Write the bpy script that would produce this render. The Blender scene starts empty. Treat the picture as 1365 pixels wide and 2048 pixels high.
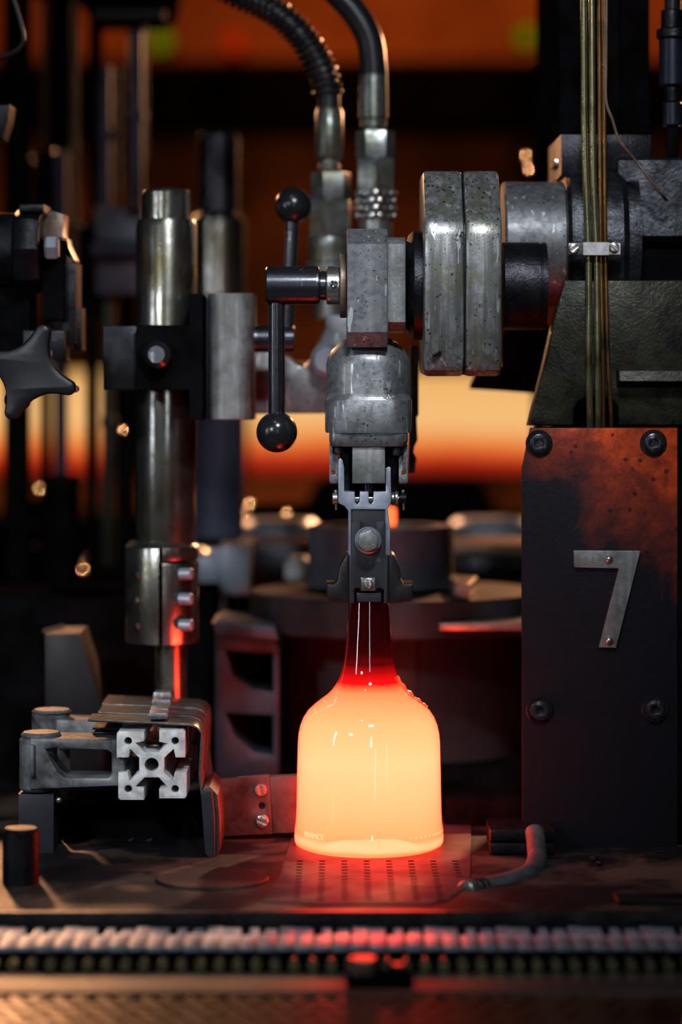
import bpy, bmesh, math, random
from mathutils import Vector, Matrix
random.seed(7)
PI = math.pi
sc = bpy.context.scene
col = sc.collection

# ------------------------------------------------------------------ camera
D, EYE, HOR, S = 2.1, 0.37, 770.0, 0.0004        # camera distance, eye height over the deck, horizon row, metres per pixel at Y=0
cam = bpy.data.cameras.new('camera'); camo = bpy.data.objects.new('camera', cam); col.objects.link(camo)
camo.location = (0, -D, EYE); camo.rotation_euler = (PI/2, 0, 0)
cam.sensor_fit = 'VERTICAL'; cam.sensor_height = 36; cam.sensor_width = 24
cam.lens = 36*D/(2048*S)
cam.shift_y = -(1024-HOR)/2048
cam.dof.use_dof = True; cam.dof.focus_distance = D-0.025; cam.dof.aperture_fstop = cam.lens/1000/0.040
cam.dof.aperture_blades = 9
cam.clip_start = 0.05; cam.clip_end = 50
sc.camera = camo

# ------------------------------------------------------------------ world, lights, exposure
w = bpy.data.worlds.new('world'); sc.world = w; w.use_nodes = True
w.node_tree.nodes['Background'].inputs[0].default_value = (0.35, 0.42, 0.6, 1)
w.node_tree.nodes['Background'].inputs[1].default_value = 0.002
sc.view_settings.view_transform = 'Standard'; sc.view_settings.look = 'None'
sc.view_settings.exposure = 0; sc.view_settings.gamma = 1; sc.view_settings.use_curve_mapping = False
sc.cycles.max_bounces = 6; sc.cycles.sample_clamp_indirect = 4; sc.cycles.caustics_reflective = False

def area(name, loc, target, size, power, color, size_y=None, spread=None):
    l = bpy.data.lights.new(name, 'AREA'); l.energy = power; l.color = color; l.size = size
    if size_y: l.shape = 'RECTANGLE'; l.size_y = size_y
    if spread: l.spread = math.radians(spread)
    o = bpy.data.objects.new(name, l); col.objects.link(o); o.location = loc
    o.rotation_euler = (Vector(target)-Vector(loc)).to_track_quat('-Z', 'Y').to_euler()
    return o
def spot(name, loc, target, size, power, color, cone):
    l = bpy.data.lights.new(name, 'SPOT'); l.energy = power; l.color = color; l.shadow_soft_size = size
    l.spot_size = math.radians(cone); l.spot_blend = 0.15
    o = bpy.data.objects.new(name, l); col.objects.link(o); o.location = loc
    o.rotation_euler = (Vector(target)-Vector(loc)).to_track_quat('-Z', 'Y').to_euler()
COOL = (0.86, 0.92, 1.0); WARM = (1.0, 0.45, 0.20)
area('key_light', (0.10, -0.95, 1.12), (0.03, 0, 0.44), 0.14, 1.4, COOL, 0.08, 60)
area('left_fill', (-0.75, -1.25, 0.75), (-0.18, 0, 0.12), 0.10, 0.55, COOL, None, 40)  # added fill, brightens the extrusion and the lower left
area('strip_lamp', (0.16, -2.25, 0.62), (0.0, 0, 0.38), 0.10, 0.32, COOL, 0.8, 70)
area('strip_lamp_left', (-1.35, -0.85, 0.5), (0.0, 0, 0.28), 0.03, 0.4, COOL, 0.6, 60)
area('ceiling_lamp', (-0.3, -0.9, 1.9), (0, 0, 0.2), 0.05, 1.5, COOL)
area('furnace_glow_right', (0.85, 2.4, 1.12), (-0.05, 0.1, 0.25), 0.12, 46, WARM)
area('furnace_glow_left', (-0.85, 2.3, 1.12), (-0.1, 0.0, 0.25), 0.12, 34, WARM)
spot('deck_patch_spot', (0.60, 1.2, 0.95), (-0.06, -0.2, 0.0), 0.012, 160, (1.0, 0.55, 0.32), 9)  # added narrow warm spot that makes the light patch on the deck
area('wall_glow', (0.2, 2.2, 2.0), (0.0, 4.0, 1.0), 0.6, 5.5, (1.0, 0.30, 0.05), None, 110)
area('wall_glow_low', (-0.3, 2.3, -0.9), (0.1, 4.0, 0.6), 0.6, 5, (1.0, 0.30, 0.05), None, 110)

# ------------------------------------------------------------------ mapping
def k(Y): return S*(D+Y)/D
def P(px, py, Y=0.0): return Vector(((px-682.5)*k(Y), Y, EYE+(HOR-py)*k(Y)))
def deckY(py): return (EYE/((py-HOR)*S)-1)*D          # depth of the deck point that shows on row py

# ------------------------------------------------------------------ materials
def nodes(name):
    m = bpy.data.materials.new(name); m.use_nodes = True
    nt = m.node_tree; return m, nt, nt.nodes['Principled BSDF']
def noise(nt, co, scale, detail=6, rough=0.6, dist=0.0):
    n = nt.nodes.new('ShaderNodeTexNoise'); n.inputs['Scale'].default_value = scale
    n.inputs['Detail'].default_value = detail; n.inputs['Roughness'].default_value = rough
    n.inputs['Distortion'].default_value = dist
    nt.links.new(co, n.inputs['Vector']); return n.outputs['Fac']
def ramp(nt, fac, stops, interp='LINEAR'):
    r = nt.nodes.new('ShaderNodeValToRGB'); r.color_ramp.interpolation = interp
    e = r.color_ramp.elements
    while len(e) < len(stops): e.new(0.5)
    for i, (p, c) in enumerate(stops):
        e[i].position = p; e[i].color = (c, c, c, 1) if not isinstance(c, tuple) else (*c, 1)
    nt.links.new(fac, r.inputs[0]); return r.outputs[0]
def mixc(nt, fac, a, b, mode='MIX'):
    n = nt.nodes.new('ShaderNodeMix'); n.data_type = 'RGBA'; n.blend_type = mode
    for s, v in ((n.inputs[0], fac), (n.inputs[6], a), (n.inputs[7], b)):
        if isinstance(v, (int, float)): s.default_value = v
        elif isinstance(v, tuple): s.default_value = (*v, 1)
        else: nt.links.new(v, s)
    return n.outputs[2]
def mathn(nt, op, a, b=0.0, clamp=False):
    n = nt.nodes.new('ShaderNodeMath'); n.operation = op; n.use_clamp = clamp
    for s, v in ((n.inputs[0], a), (n.inputs[1], b)):
        if isinstance(v, (int, float)): s.default_value = v
        else: nt.links.new(v, s)
    return n.outputs[0]
def metal(name, base, dark, met=0.7, rough=0.4, scale=25, bump=0.25, fine=500, pits=0.0, oil=None, streak=0.0, mixw=(0.35, 0.65), rvar=0.2, scratch=0.0, coat=0.0, spec=0.4):
    m, nt, p = nodes(name)
    tc = nt.nodes.new('ShaderNodeTexCoord').outputs['Object']
    f1 = noise(nt, tc, scale, 8, 0.62, 0.4)
    c = mixc(nt, ramp(nt, f1, [(mixw[0], 0.0), (mixw[1], 1.0)]), dark, base)
    h = noise(nt, tc, fine, 4, 0.6)
    if streak:
        mp = nt.nodes.new('ShaderNodeMapping'); nt.links.new(tc, mp.inputs[0]); mp.inputs['Scale'].default_value = (1, 1, 0.06)
        s = noise(nt, mp.outputs[0], 260, 4, 0.6)
        c = mixc(nt, mathn(nt, 'MULTIPLY', ramp(nt, s, [(0.42, 0.0), (0.6, 1.0)]), streak), c, dark)
    if oil:
        f = noise(nt, tc, scale*0.6, 5, 0.6, 0.8)
        c = mixc(nt, mathn(nt, 'MULTIPLY', ramp(nt, f, [(0.48, 0.0), (0.62, 1.0)]), 0.7), c, oil)
    if scratch:
        mp = nt.nodes.new('ShaderNodeMapping'); nt.links.new(tc, mp.inputs[0]); mp.inputs['Scale'].default_value = (1, 1, 0.18); mp.inputs['Rotation'].default_value = (0.2, 0.55, 0)
        s = noise(nt, mp.outputs[0], 190, 2, 0.5)
        sm = ramp(nt, s, [(0.645, 0.0), (0.67, 1.0)])
        c = mixc(nt, mathn(nt, 'MULTIPLY', sm, scratch), c, (0.62, 0.64, 0.66))
        h = mathn(nt, 'SUBTRACT', h, mathn(nt, 'MULTIPLY', sm, 1.2))
    if pits:
        v = nt.nodes.new('ShaderNodeTexVoronoi'); v.inputs['Scale'].default_value = 230; v.inputs['Randomness'].default_value = 1.0; nt.links.new(tc, v.inputs['Vector'])
        big = noise(nt, tc, 40, 2)
        th = mathn(nt, 'SUBTRACT', mathn(nt, 'MULTIPLY', big, 0.55), 0.12)
        pm = mathn(nt, 'LESS_THAN', v.outputs['Distance'], th)
        c = mixc(nt, mathn(nt, 'MULTIPLY', pm, pits), c, (0.012, 0.012, 0.012))
        h = mathn(nt, 'SUBTRACT', h, mathn(nt, 'MULTIPLY', pm, 1.5))
    nt.links.new(c, p.inputs['Base Color'])
    p.inputs['Metallic'].default_value = met; p.inputs['Specular IOR Level'].default_value = spec
    r = mathn(nt, 'ADD', mathn(nt, 'MULTIPLY', mathn(nt, 'SUBTRACT', f1, 0.5), -2*rvar), rough, True)
    nt.links.new(r, p.inputs['Roughness'])
    p.inputs['Coat Weight'].default_value = coat; p.inputs['Coat Roughness'].default_value = 0.15
    b = nt.nodes.new('ShaderNodeBump'); b.inputs['Strength'].default_value = bump; b.inputs['Distance'].default_value = 0.0012
    nt.links.new(h, b.inputs['Height']); nt.links.new(b.outputs[0], p.inputs['Normal'])
    return m
def emit(name, color, strength):
    m, nt, p = nodes(name); p.inputs['Base Color'].default_value = (0.02, 0.02, 0.02, 1)
    p.inputs['Emission Color'].default_value = (*color, 1); p.inputs['Emission Strength'].default_value = strength
    return m

M = {}
M['cast'] = metal('worn_cast_grey', (0.165, 0.17, 0.175), (0.07, 0.072, 0.075), 0.5, 0.42, 150, 0.2, 1100, pits=0.8, scratch=0.4, mixw=(0.3, 0.60), coat=0.3)
M['casing'] = metal('scuffed_casing_grey', (0.34, 0.345, 0.35), (0.11, 0.11, 0.10), 0.65, 0.34, 90, 0.14, 800, pits=0.95, oil=(0.15, 0.145, 0.09), streak=0.8, scratch=0.5, coat=0.35, mixw=(0.3, 0.6))
M['block'] = metal('worn_bright_block', (0.30, 0.31, 0.31), (0.12, 0.12, 0.11), 0.5, 0.38, 60, 0.2, 300, streak=0.5, coat=0.1)
M['steel'] = metal('oily_ground_steel', (0.50, 0.51, 0.50), (0.09, 0.08, 0.045), 0.95, 0.24, 20, 0.08, 260, oil=(0.13, 0.115, 0.04), streak=0.4)
M['bright'] = metal('bright_steel', (0.55, 0.54, 0.50), (0.25, 0.24, 0.2), 0.9, 0.25, 60, 0.1, 400)
M['black_rod'] = metal('blackened_steel', (0.065, 0.065, 0.075), (0.03, 0.03, 0.036), 0.8, 0.26, 30, 0.06, 300, scratch=0.2)
M['knob'] = metal('black_phenolic', (0.012, 0.012, 0.014), (0.008, 0.008, 0.009), 0.0, 0.22, 60, 0.05, 500, rvar=0.1)
M['black'] = metal('greasy_black_iron', (0.028, 0.028, 0.032), (0.008, 0.008, 0.010), 0.75, 0.33, 50, 0.35, 500, spec=0.2)
M['sooty'] = metal('sooty_iron', (0.0055, 0.0055, 0.0065), (0.002, 0.002, 0.002), 0.0, 0.8, 30, 0.2, 300, spec=0.0)
M['olive'] = metal('oily_olive_casting', (0.030, 0.029, 0.016), (0.004, 0.004, 0.003), 0.4, 0.33, 60, 0.4, 420, pits=0.5, spec=0.25)
M['charcoal'] = metal('charcoal_tool_steel', (0.030, 0.031, 0.040), (0.017, 0.017, 0.021), 0.2, 0.40, 40, 0.1, 700, spec=0.3)
M['charcoal_dark'] = metal('dark_tool_steel', (0.016, 0.014, 0.015), (0.007, 0.006, 0.006), 0.2, 0.40, 40, 0.15, 500, spec=0.3)
M['yoke'] = metal('blue_grey_yoke_steel', (0.40, 0.44, 0.52), (0.24, 0.26, 0.31), 0.6, 0.38, 60, 0.15, 700)
M['alu'] = metal('dusty_aluminium', (0.72, 0.72, 0.71), (0.34, 0.34, 0.33), 0.1, 0.5, 70, 0.3, 350)
M['alu_dark'] = metal('grimy_aluminium', (0.20, 0.205, 0.21), (0.02, 0.02, 0.021), 0.3, 0.45, 40, 0.3, 400)
M['sheet'] = metal('grimy_sheet_steel', (0.22, 0.215, 0.20), (0.05, 0.05, 0.045), 0.7, 0.32, 45, 0.3, 200)
M['mold'] = metal('blue_grey_mould_iron', (0.10, 0.105, 0.135), (0.04, 0.04, 0.052), 0.3, 0.5, 14, 0.1, 100)
M['mold_dark'] = metal('brown_grey_mould_iron', (0.03, 0.026, 0.028), (0.010, 0.009, 0.010), 0.1, 0.55, 14, 0.1, 100, spec=0.2)
M['deck'] = metal('greasy_deck_plate', (0.060, 0.040, 0.030), (0.005, 0.005, 0.006), 0.0, 0.5, 9, 0.3, 200, mixw=(0.48, 0.60), spec=0.15)
M['deadplate'] = metal('burnished_plate', (0.085, 0.045, 0.048), (0.035, 0.018, 0.02), 0.0, 0.6, 24, 0.05, 300, spec=0.1)
M['link'] = metal('worn_chain_steel', (0.52, 0.58, 0.68), (0.07, 0.075, 0.09), 0.25, 0.45, 22, 0.2, 200, spec=0.3)
M['apron'] = metal('wet_brown_tread', (0.14, 0.065, 0.025), (0.03, 0.018, 0.010), 0.3, 0.36, 12, 0.2, 60, rvar=0.1)
M['rail'] = metal('grey_rail', (0.11, 0.10, 0.09), (0.035, 0.033, 0.03), 0.4, 0.45, 7, 0.2, 100)
M['hose'] = metal('black_rubber', (0.016, 0.016, 0.018), (0.008, 0.008, 0.009), 0.0, 0.33, 40, 0.1, 300, spec=0.3)
M['grey_hose'] = metal('dusty_rubber', (0.085, 0.085, 0.085), (0.03, 0.03, 0.03), 0.0, 0.55, 50, 0.3, 300)
M['fitting'] = metal('oily_fitting', (0.30, 0.32, 0.32), (0.09, 0.095, 0.075), 0.75, 0.32, 60, 0.2, 300, oil=(0.12, 0.12, 0.06))
M['brass_tube'] = metal('oily_brass_tube', (0.42, 0.40, 0.22), (0.10, 0.08, 0.03), 0.85, 0.28, 25, 0.1, 200)
M['amber_tube'] = metal('amber_copper_tube', (0.40, 0.20, 0.06), (0.05, 0.035, 0.02), 0.85, 0.3, 20, 0.1, 200)
M['dark_tube'] = metal('black_tube', (0.08, 0.08, 0.085), (0.02, 0.02, 0.02), 0.7, 0.3, 20, 0.1, 200)
M['bg_blue'] = metal('cool_grey_rod', (0.05, 0.055, 0.085), (0.02, 0.022, 0.035), 0.1, 0.45, 10, 0.1, 60, spec=0.2)
M['bg_olive'] = metal('olive_rod', (0.045, 0.048, 0.03), (0.02, 0.022, 0.015), 0.3, 0.45, 10, 0.1, 60)
M['bg_bright'] = metal('pale_machined_steel', (0.34, 0.37, 0.42), (0.18, 0.20, 0.24), 0.5, 0.4, 10, 0.1, 60)
M['wallm'] = metal('rusty_wall', (0.22, 0.09, 0.035), (0.012, 0.005, 0.003), 0.0, 0.8, 1.6, 0.3, 10, mixw=(0.42, 0.62))
M['beam'] = metal('orange_painted_girder', (0.55, 0.20, 0.05), (0.25, 0.08, 0.03), 0.0, 0.7, 2.0, 0.2, 10)
M['tan'] = metal('heat_tanned_steel', (0.30, 0.20, 0.15), (0.11, 0.07, 0.055), 0.5, 0.38, 40, 0.2, 200)
M['bronze'] = metal('heat_tinted_bracket', (0.11, 0.075, 0.065), (0.03, 0.02, 0.018), 0.45, 0.38, 30, 0.2, 300)

# the numbered plate: rust-orange paint under soot that has a ragged edge of its own
def plate_mat():
    m, nt, p = nodes('sooted_orange_paint')
    tc = nt.nodes.new('ShaderNodeTexCoord').outputs['Object']
    sp = nt.nodes.new('ShaderNodeSeparateXYZ'); nt.links.new(tc, sp.inputs[0])
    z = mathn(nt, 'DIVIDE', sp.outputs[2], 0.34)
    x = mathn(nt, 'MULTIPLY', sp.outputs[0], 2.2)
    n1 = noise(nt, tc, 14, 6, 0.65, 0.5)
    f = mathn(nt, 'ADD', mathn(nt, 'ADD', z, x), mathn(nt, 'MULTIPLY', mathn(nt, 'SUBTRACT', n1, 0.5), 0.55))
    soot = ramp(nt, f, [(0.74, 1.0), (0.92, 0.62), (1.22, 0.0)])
    n2 = noise(nt, tc, 60, 6, 0.7)
    paint = mixc(nt, ramp(nt, n2, [(0.35, 0.0), (0.65, 1.0)]), (0.20, 0.022, 0.008), (0.60, 0.070, 0.012))
    v = nt.nodes.new('ShaderNodeTexVoronoi'); v.inputs['Scale'].default_value = 75; nt.links.new(tc, v.inputs['Vector'])
    spot = mathn(nt, 'LESS_THAN', v.outputs['Distance'], 0.14)
    paint = mixc(nt, mathn(nt, 'MULTIPLY', spot, 0.8), paint, (0.02, 0.01, 0.008))
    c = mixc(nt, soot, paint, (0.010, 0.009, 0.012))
    nt.links.new(c, p.inputs['Base Color']); p.inputs['Metallic'].default_value = 0.15
    p.inputs['Roughness'].default_value = 0.34; p.inputs['Specular IOR Level'].default_value = 0.12
    h = noise(nt, tc, 150, 5, 0.65); b = nt.nodes.new('ShaderNodeBump'); b.inputs['Strength'].default_value = 0.55; b.inputs['Distance'].default_value = 0.001
    nt.links.new(h, b.inputs['Height']); nt.links.new(b.outputs[0], p.inputs['Normal'])
    return m
M['black_gloss'] = metal('wet_black_iron', (0.075, 0.078, 0.088), (0.015, 0.015, 0.018), 0.85, 0.36, 60, 0.5, 420)
M['blue_black'] = metal('blue_black_steel', (0.022, 0.024, 0.042), (0.008, 0.009, 0.014), 0.4, 0.35, 60, 0.1, 420)
M['bg_tan'] = metal('dull_brown_rod', (0.07, 0.045, 0.03), (0.03, 0.018, 0.012), 0.0, 0.6, 20, 0.1, 200, spec=0.15)
M['window_iron'] = metal('blue_grey_iron', (0.018, 0.034, 0.048), (0.010, 0.016, 0.022), 0.0, 0.5, 20, 0.1, 200, spec=0.3)
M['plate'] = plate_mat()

def glass_mat():
    m, nt, p = nodes('hot_glass')
    tc = nt.nodes.new('ShaderNodeTexCoord').outputs['Object']
    sp = nt.nodes.new('ShaderNodeSeparateXYZ'); nt.links.new(tc, sp.inputs[0])
    n = noise(nt, tc, 14, 3, 0.5)
    z = mathn(nt, 'ADD', mathn(nt, 'DIVIDE', sp.outputs[2], 0.2), mathn(nt, 'MULTIPLY', mathn(nt, 'SUBTRACT', n, 0.5), 0.035))
    g = lambda r, gg, b: (r*0.167, gg/17, b/17)
    heat = ramp(nt, z, [(0.0, g(5, .58, .20)), (0.014, g(4, .40, .12)), (0.030, g(5, .68, .28)), (0.045, g(5, .68, .28)), (0.062, g(4.5, .47, .15)), (0.09, g(5, .53, .19)), (0.22, g(5.5, .66, .27)),
                        (0.36, g(6, .76, .33)), (0.50, g(5.5, .64, .25)), (0.575, g(5, .50, .18)), (0.625, g(3.5, .34, .12)), (0.645, g(2.4, .14, .04)),
                        (0.660, g(0.45, .006, .006)), (0.70, g(0.20, .002, .002)), (0.735, g(0.012, 0, .001)), (0.80, g(0.003, 0, .0005))])
    # glow of the push-up inside, painted low on the outer wall
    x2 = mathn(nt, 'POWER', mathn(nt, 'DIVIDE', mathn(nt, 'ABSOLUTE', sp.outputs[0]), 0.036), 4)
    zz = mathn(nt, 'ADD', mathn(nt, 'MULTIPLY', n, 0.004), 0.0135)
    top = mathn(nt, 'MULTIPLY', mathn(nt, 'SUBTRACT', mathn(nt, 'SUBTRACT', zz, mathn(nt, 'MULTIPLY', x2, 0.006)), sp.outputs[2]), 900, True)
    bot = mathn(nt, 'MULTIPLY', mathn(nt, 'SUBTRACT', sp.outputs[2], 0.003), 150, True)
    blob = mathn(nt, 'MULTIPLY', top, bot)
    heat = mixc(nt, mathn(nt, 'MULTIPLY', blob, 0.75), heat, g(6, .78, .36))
    nt.links.new(heat, p.inputs['Emission Color']); p.inputs['Emission Strength'].default_value = 17.0
    p.inputs['Base Color'].default_value = (0.02, 0.002, 0.002, 1)
    tr = ramp(nt, z, [(0.68, 0.0), (0.76, 0.35)])
    nt.links.new(tr, p.inputs['Transmission Weight'])
    p.inputs['Roughness'].default_value = 0.06; p.inputs['IOR'].default_value = 1.5
    p.inputs['Coat Weight'].default_value = 1.0; p.inputs['Coat Roughness'].default_value = 0.02
    h = noise(nt, tc, 50, 3, 0.5); b = nt.nodes.new('ShaderNodeBump'); b.inputs['Strength'].default_value = 0.12; b.inputs['Distance'].default_value = 0.002
    nt.links.new(h, b.inputs['Height']); nt.links.new(b.outputs[0], p.inputs['Normal']); nt.links.new(b.outputs[0], p.inputs['Coat Normal'])
    return m
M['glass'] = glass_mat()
M['letter'] = emit('hot_raised_glass', (5/6, .70/6, .30/6), 6)
M['seam'] = emit('hot_seam', (1, .86/6, .55/6), 6)
M['scar'] = metal('molten_red_glass', (0.5, 0.03, 0.01), (0.4, 0.02, 0.01), 0, 0.05, 100, 1.0, 350, coat=1.0)
_p = M['scar'].node_tree.nodes['Principled BSDF']; _p.inputs['Emission Color'].default_value = (1, .10, .03, 1); _p.inputs['Emission Strength'].default_value = 0.9

def furnace_mat():
    m, nt, p = nodes('furnace_glow'); tc = nt.nodes.new('ShaderNodeTexCoord').outputs['Object']
    sp = nt.nodes.new('ShaderNodeSeparateXYZ'); nt.links.new(tc, sp.inputs[0])
    n = noise(nt, tc, 3, 3)
    z = mathn(nt, 'ADD', mathn(nt, 'DIVIDE', sp.outputs[2], 0.21), mathn(nt, 'MULTIPLY', mathn(nt, 'SUBTRACT', n, 0.5), 0.25))
    c = ramp(nt, z, [(0.0, (0.25, 0.008, 0.002)), (0.12, (0.55, 0.02, 0.004)), (0.28, (0.85, 0.24, 0.045)), (0.5, (0.92, 0.52, 0.20)), (1.0, (0.86, 0.44, 0.13))])
    nt.links.new(c, p.inputs['Emission Color']); p.inputs['Emission Strength'].default_value = 1.0
    p.inputs['Base Color'].default_value = (0, 0, 0, 1)
    return m
M['furnace'] = furnace_mat()
M['gob'] = emit('hot_gob', (1.0, 0.13, 0.03), 2.2)
M['lamp_green'] = emit('green_indicator', (0.16, 0.30, 0.0), 0.4)
M['lamp_red'] = emit('red_indicator', (1.0, 0.03, 0.0), 0.3)

# ------------------------------------------------------------------ geometry helpers (all in world space)
def newbm(): return bmesh.new()
def addmesh(bm, verts, faces):
    vs = [bm.verts.new(v) for v in verts]
    for f in faces:
        try: bm.faces.new([vs[i] for i in f])
        except ValueError: pass
def prism_raw(bm, loops, t0, t1, bev, mapf):
    cu = bpy.data.curves.new('c', 'CURVE'); cu.dimensions = '2D'; cu.fill_mode = 'BOTH'
    for lp in loops:
        s = cu.splines.new('POLY'); s.points.add(len(lp)-1); s.use_cyclic_u = True
        for i, (a, b) in enumerate(lp): s.points[i].co = (a, b, 0, 1)
    half = abs(t1-t0)/2; bev = min(bev, half*0.95)
    cu.extrude = half-bev; cu.bevel_depth = bev; cu.bevel_resolution = 1; cu.offset = -bev
    o = bpy.data.objects.new('c', cu); me = bpy.data.meshes.new_from_object(o)
    mid = (t0+t1)/2
    b2 = bmesh.new(); b2.from_mesh(me)
    bmesh.ops.remove_doubles(b2, verts=b2.verts, dist=1e-6)
    for v in b2.verts: v.co = mapf(v.co.x, v.co.y, v.co.z, mid)
    bmesh.ops.recalc_face_normals(b2, faces=b2.faces)
    tmp = bpy.data.meshes.new('t'); b2.to_mesh(tmp); b2.free()
    bm.from_mesh(tmp)
    bpy.data.meshes.remove(tmp); bpy.data.meshes.remove(me); bpy.data.objects.remove(o); bpy.data.curves.remove(cu)
    return bm
def front(bm, loops, Y0, Y1, bev=0.0008, scaleY=None):       # outline seen from the front, extruded in depth
    if not isinstance(loops[0][0], (tuple, list)): loops = [loops]
    sy = Y0 if scaleY is None else scaleY
    lp = [[(P(a, b, sy).x, P(a, b, sy).z) for a, b in l] for l in loops]
    return prism_raw(bm, lp, Y0, Y1, bev, lambda x, y, z, mid: Vector((x, mid-z, y)))
def side(bm, prof, px0, px1, bev=0.0008, Yr=0.0):            # (depth, row) outline extruded across
    lp = [[(Y, P(0, b, Yr).z) for Y, b in prof]]
    return prism_raw(bm, lp, P(px0, 0, Yr).x, P(px1, 0, Yr).x, bev, lambda x, y, z, mid: Vector((mid+z, x, y)))
def plan(bm, pts, z0, z1, bev=0.0005):                       # plan outline (x, y in metres) extruded up
    lp = pts if isinstance(pts[0][0], (tuple, list)) else [pts]
    return prism_raw(bm, lp, z0, z1, bev, lambda x, y, z, mid: Vector((x, y, mid+z)))
def box(bm, x0, x1, y0, y1, Y0, Y1, bev=0.0008): return front(bm, [(x0, y0), (x1, y0), (x1, y1), (x0, y1)], Y0, Y1, bev)
def wbox(bm, x0, x1, Y0, Y1, z0, z1, bev=0.0008): return plan(bm, [(x0, Y0), (x1, Y0), (x1, Y1), (x0, Y1)], z0, z1, bev)
def lathe(bm, prof, origin, axis, seg=40):                   # prof = (radius, distance along the axis)
    origin = Vector(origin); axis = Vector(axis).normalized(); q = axis.to_track_quat('Z', 'Y').to_matrix()
    rings = []
    for r, t in prof:
        if r < 1e-7: rings.append([bm.verts.new(origin+axis*t)])
        else: rings.append([bm.verts.new(origin+axis*t+q@Vector((r*math.cos(2*PI*i/seg), r*math.sin(2*PI*i/seg), 0))) for i in range(seg)])
    fs = []
    for a, b in zip(rings, rings[1:]):
        for i in range(seg):
            j = (i+1) % seg
            if len(a) == 1 and len(b) == 1: continue
            if len(a) == 1: fs.append(bm.faces.new((a[0], b[i], b[j])))
            elif len(b) == 1: fs.append(bm.faces.new((a[i], b[0], a[j])))
            else: fs.append(bm.faces.new((a[i], a[j], b[j], b[i])))
    if len(rings[0]) > 1: fs.append(bm.faces.new(rings[0]))
    if len(rings[-1]) > 1: fs.append(bm.faces.new(rings[-1]))
    bmesh.ops.recalc_face_normals(bm, faces=fs)
    return bm
def cylprof(r, h, b): return [(r-b, 0), (r, b), (r, h-b), (r-b, h)]
def cylz(bm, px, y0, y1, rpx, Y, b=0.0012, seg=40):          # upright, y0 = upper row
    kk = k(Y); lo = P(px, y1, Y); return lathe(bm, cylprof(rpx*kk, (y1-y0)*kk, min(b, rpx*kk*.5)), lo, (0, 0, 1), seg)
def cylx(bm, x0, x1, py, rpx, Y, b=0.001, seg=40):
    kk = k(Y); lo = P(x0, py, Y); return lathe(bm, cylprof(rpx*kk, (x1-x0)*kk, min(b, rpx*kk*.5)), lo, (1, 0, 0), seg)
def cyly(bm, px, py, rpx, Y0, Y1, b=0.0008, seg=32, tilt=(0, 0)):      # faces the camera, Y0 nearer
    kk = k(Y0); lo = P(px, py, Y0); lo.y = Y1
    return lathe(bm, cylprof(rpx*kk, Y1-Y0, min(b, rpx*kk*.4)), lo, (tilt[0], -1, tilt[1]), seg)
def ball(bm, px, py, rpx, Y, seg=36):
    r = rpx*k(Y); n = 18
    return lathe(bm, [(max(0, r*math.sin(PI*i/n)) if 0 < i < n else 0, -r*math.cos(PI*i/n)) for i in range(n+1)], P(px, py, Y), (0, 0, 1), seg)
def tube(bm, pts, r, seg=14, caps=True, smooth=6):
    pts = [Vector(p) for p in pts]
    if smooth and len(pts) > 2:                               # Catmull-Rom
        out = []
        for i in range(len(pts)-1):
            p0 = pts[max(i-1, 0)]; p1 = pts[i]; p2 = pts[i+1]; p3 = pts[min(i+2, len(pts)-1)]
            for s in range(smooth):
                t = s/smooth
                out.append(0.5*((2*p1)+(p2-p0)*t+(2*p0-5*p1+4*p2-p3)*t*t+(3*p1-p0-3*p2+p3)*t**3))
        pts = out+[pts[-1]]
    rad = r if callable(r) else (lambda t: r)
    rings = []; n = len(pts); prev = None
    for i, p in enumerate(pts):
        d = (pts[min(i+1, n-1)]-pts[max(i-1, 0)]).normalized()
        if prev is None: prev = d.orthogonal().normalized()
        prev = (prev-d*prev.dot(d)).normalized(); b = d.cross(prev)
        rr = rad(i/(n-1))
        rings.append([bm.verts.new(p+(prev*math.cos(2*PI*j/seg)+b*math.sin(2*PI*j/seg))*rr) for j in range(seg)])
    fs = []
    for a, b in zip(rings, rings[1:]):
        for i in range(seg): fs.append(bm.faces.new((a[i], a[(i+1) % seg], b[(i+1) % seg], b[i])))
    if caps: fs.append(bm.faces.new(rings[0])); fs.append(bm.faces.new(rings[-1]))
    bmesh.ops.recalc_face_normals(bm, faces=fs)
    return bm
def dense(pts, n=8):
    pts = [Vector(p) for p in pts]; out = []
    for i in range(len(pts)-1):
        p0 = pts[max(i-1, 0)]; p1 = pts[i]; p2 = pts[i+1]; p3 = pts[min(i+2, len(pts)-1)]
        for s in range(n):
            t = s/n; out.append(0.5*((2*p1)+(p2-p0)*t+(2*p0-5*p1+4*p2-p3)*t*t+(3*p1-p0-3*p2+p3)*t**3))
    return out+[pts[-1]]
def circle(cx, cy, r, n=24, a0=0.0, rot=0): return [(cx+r*math.cos(a0+2*PI*i/n), cy+r*math.sin(a0+2*PI*i/n)) for i in range(n)]
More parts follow.
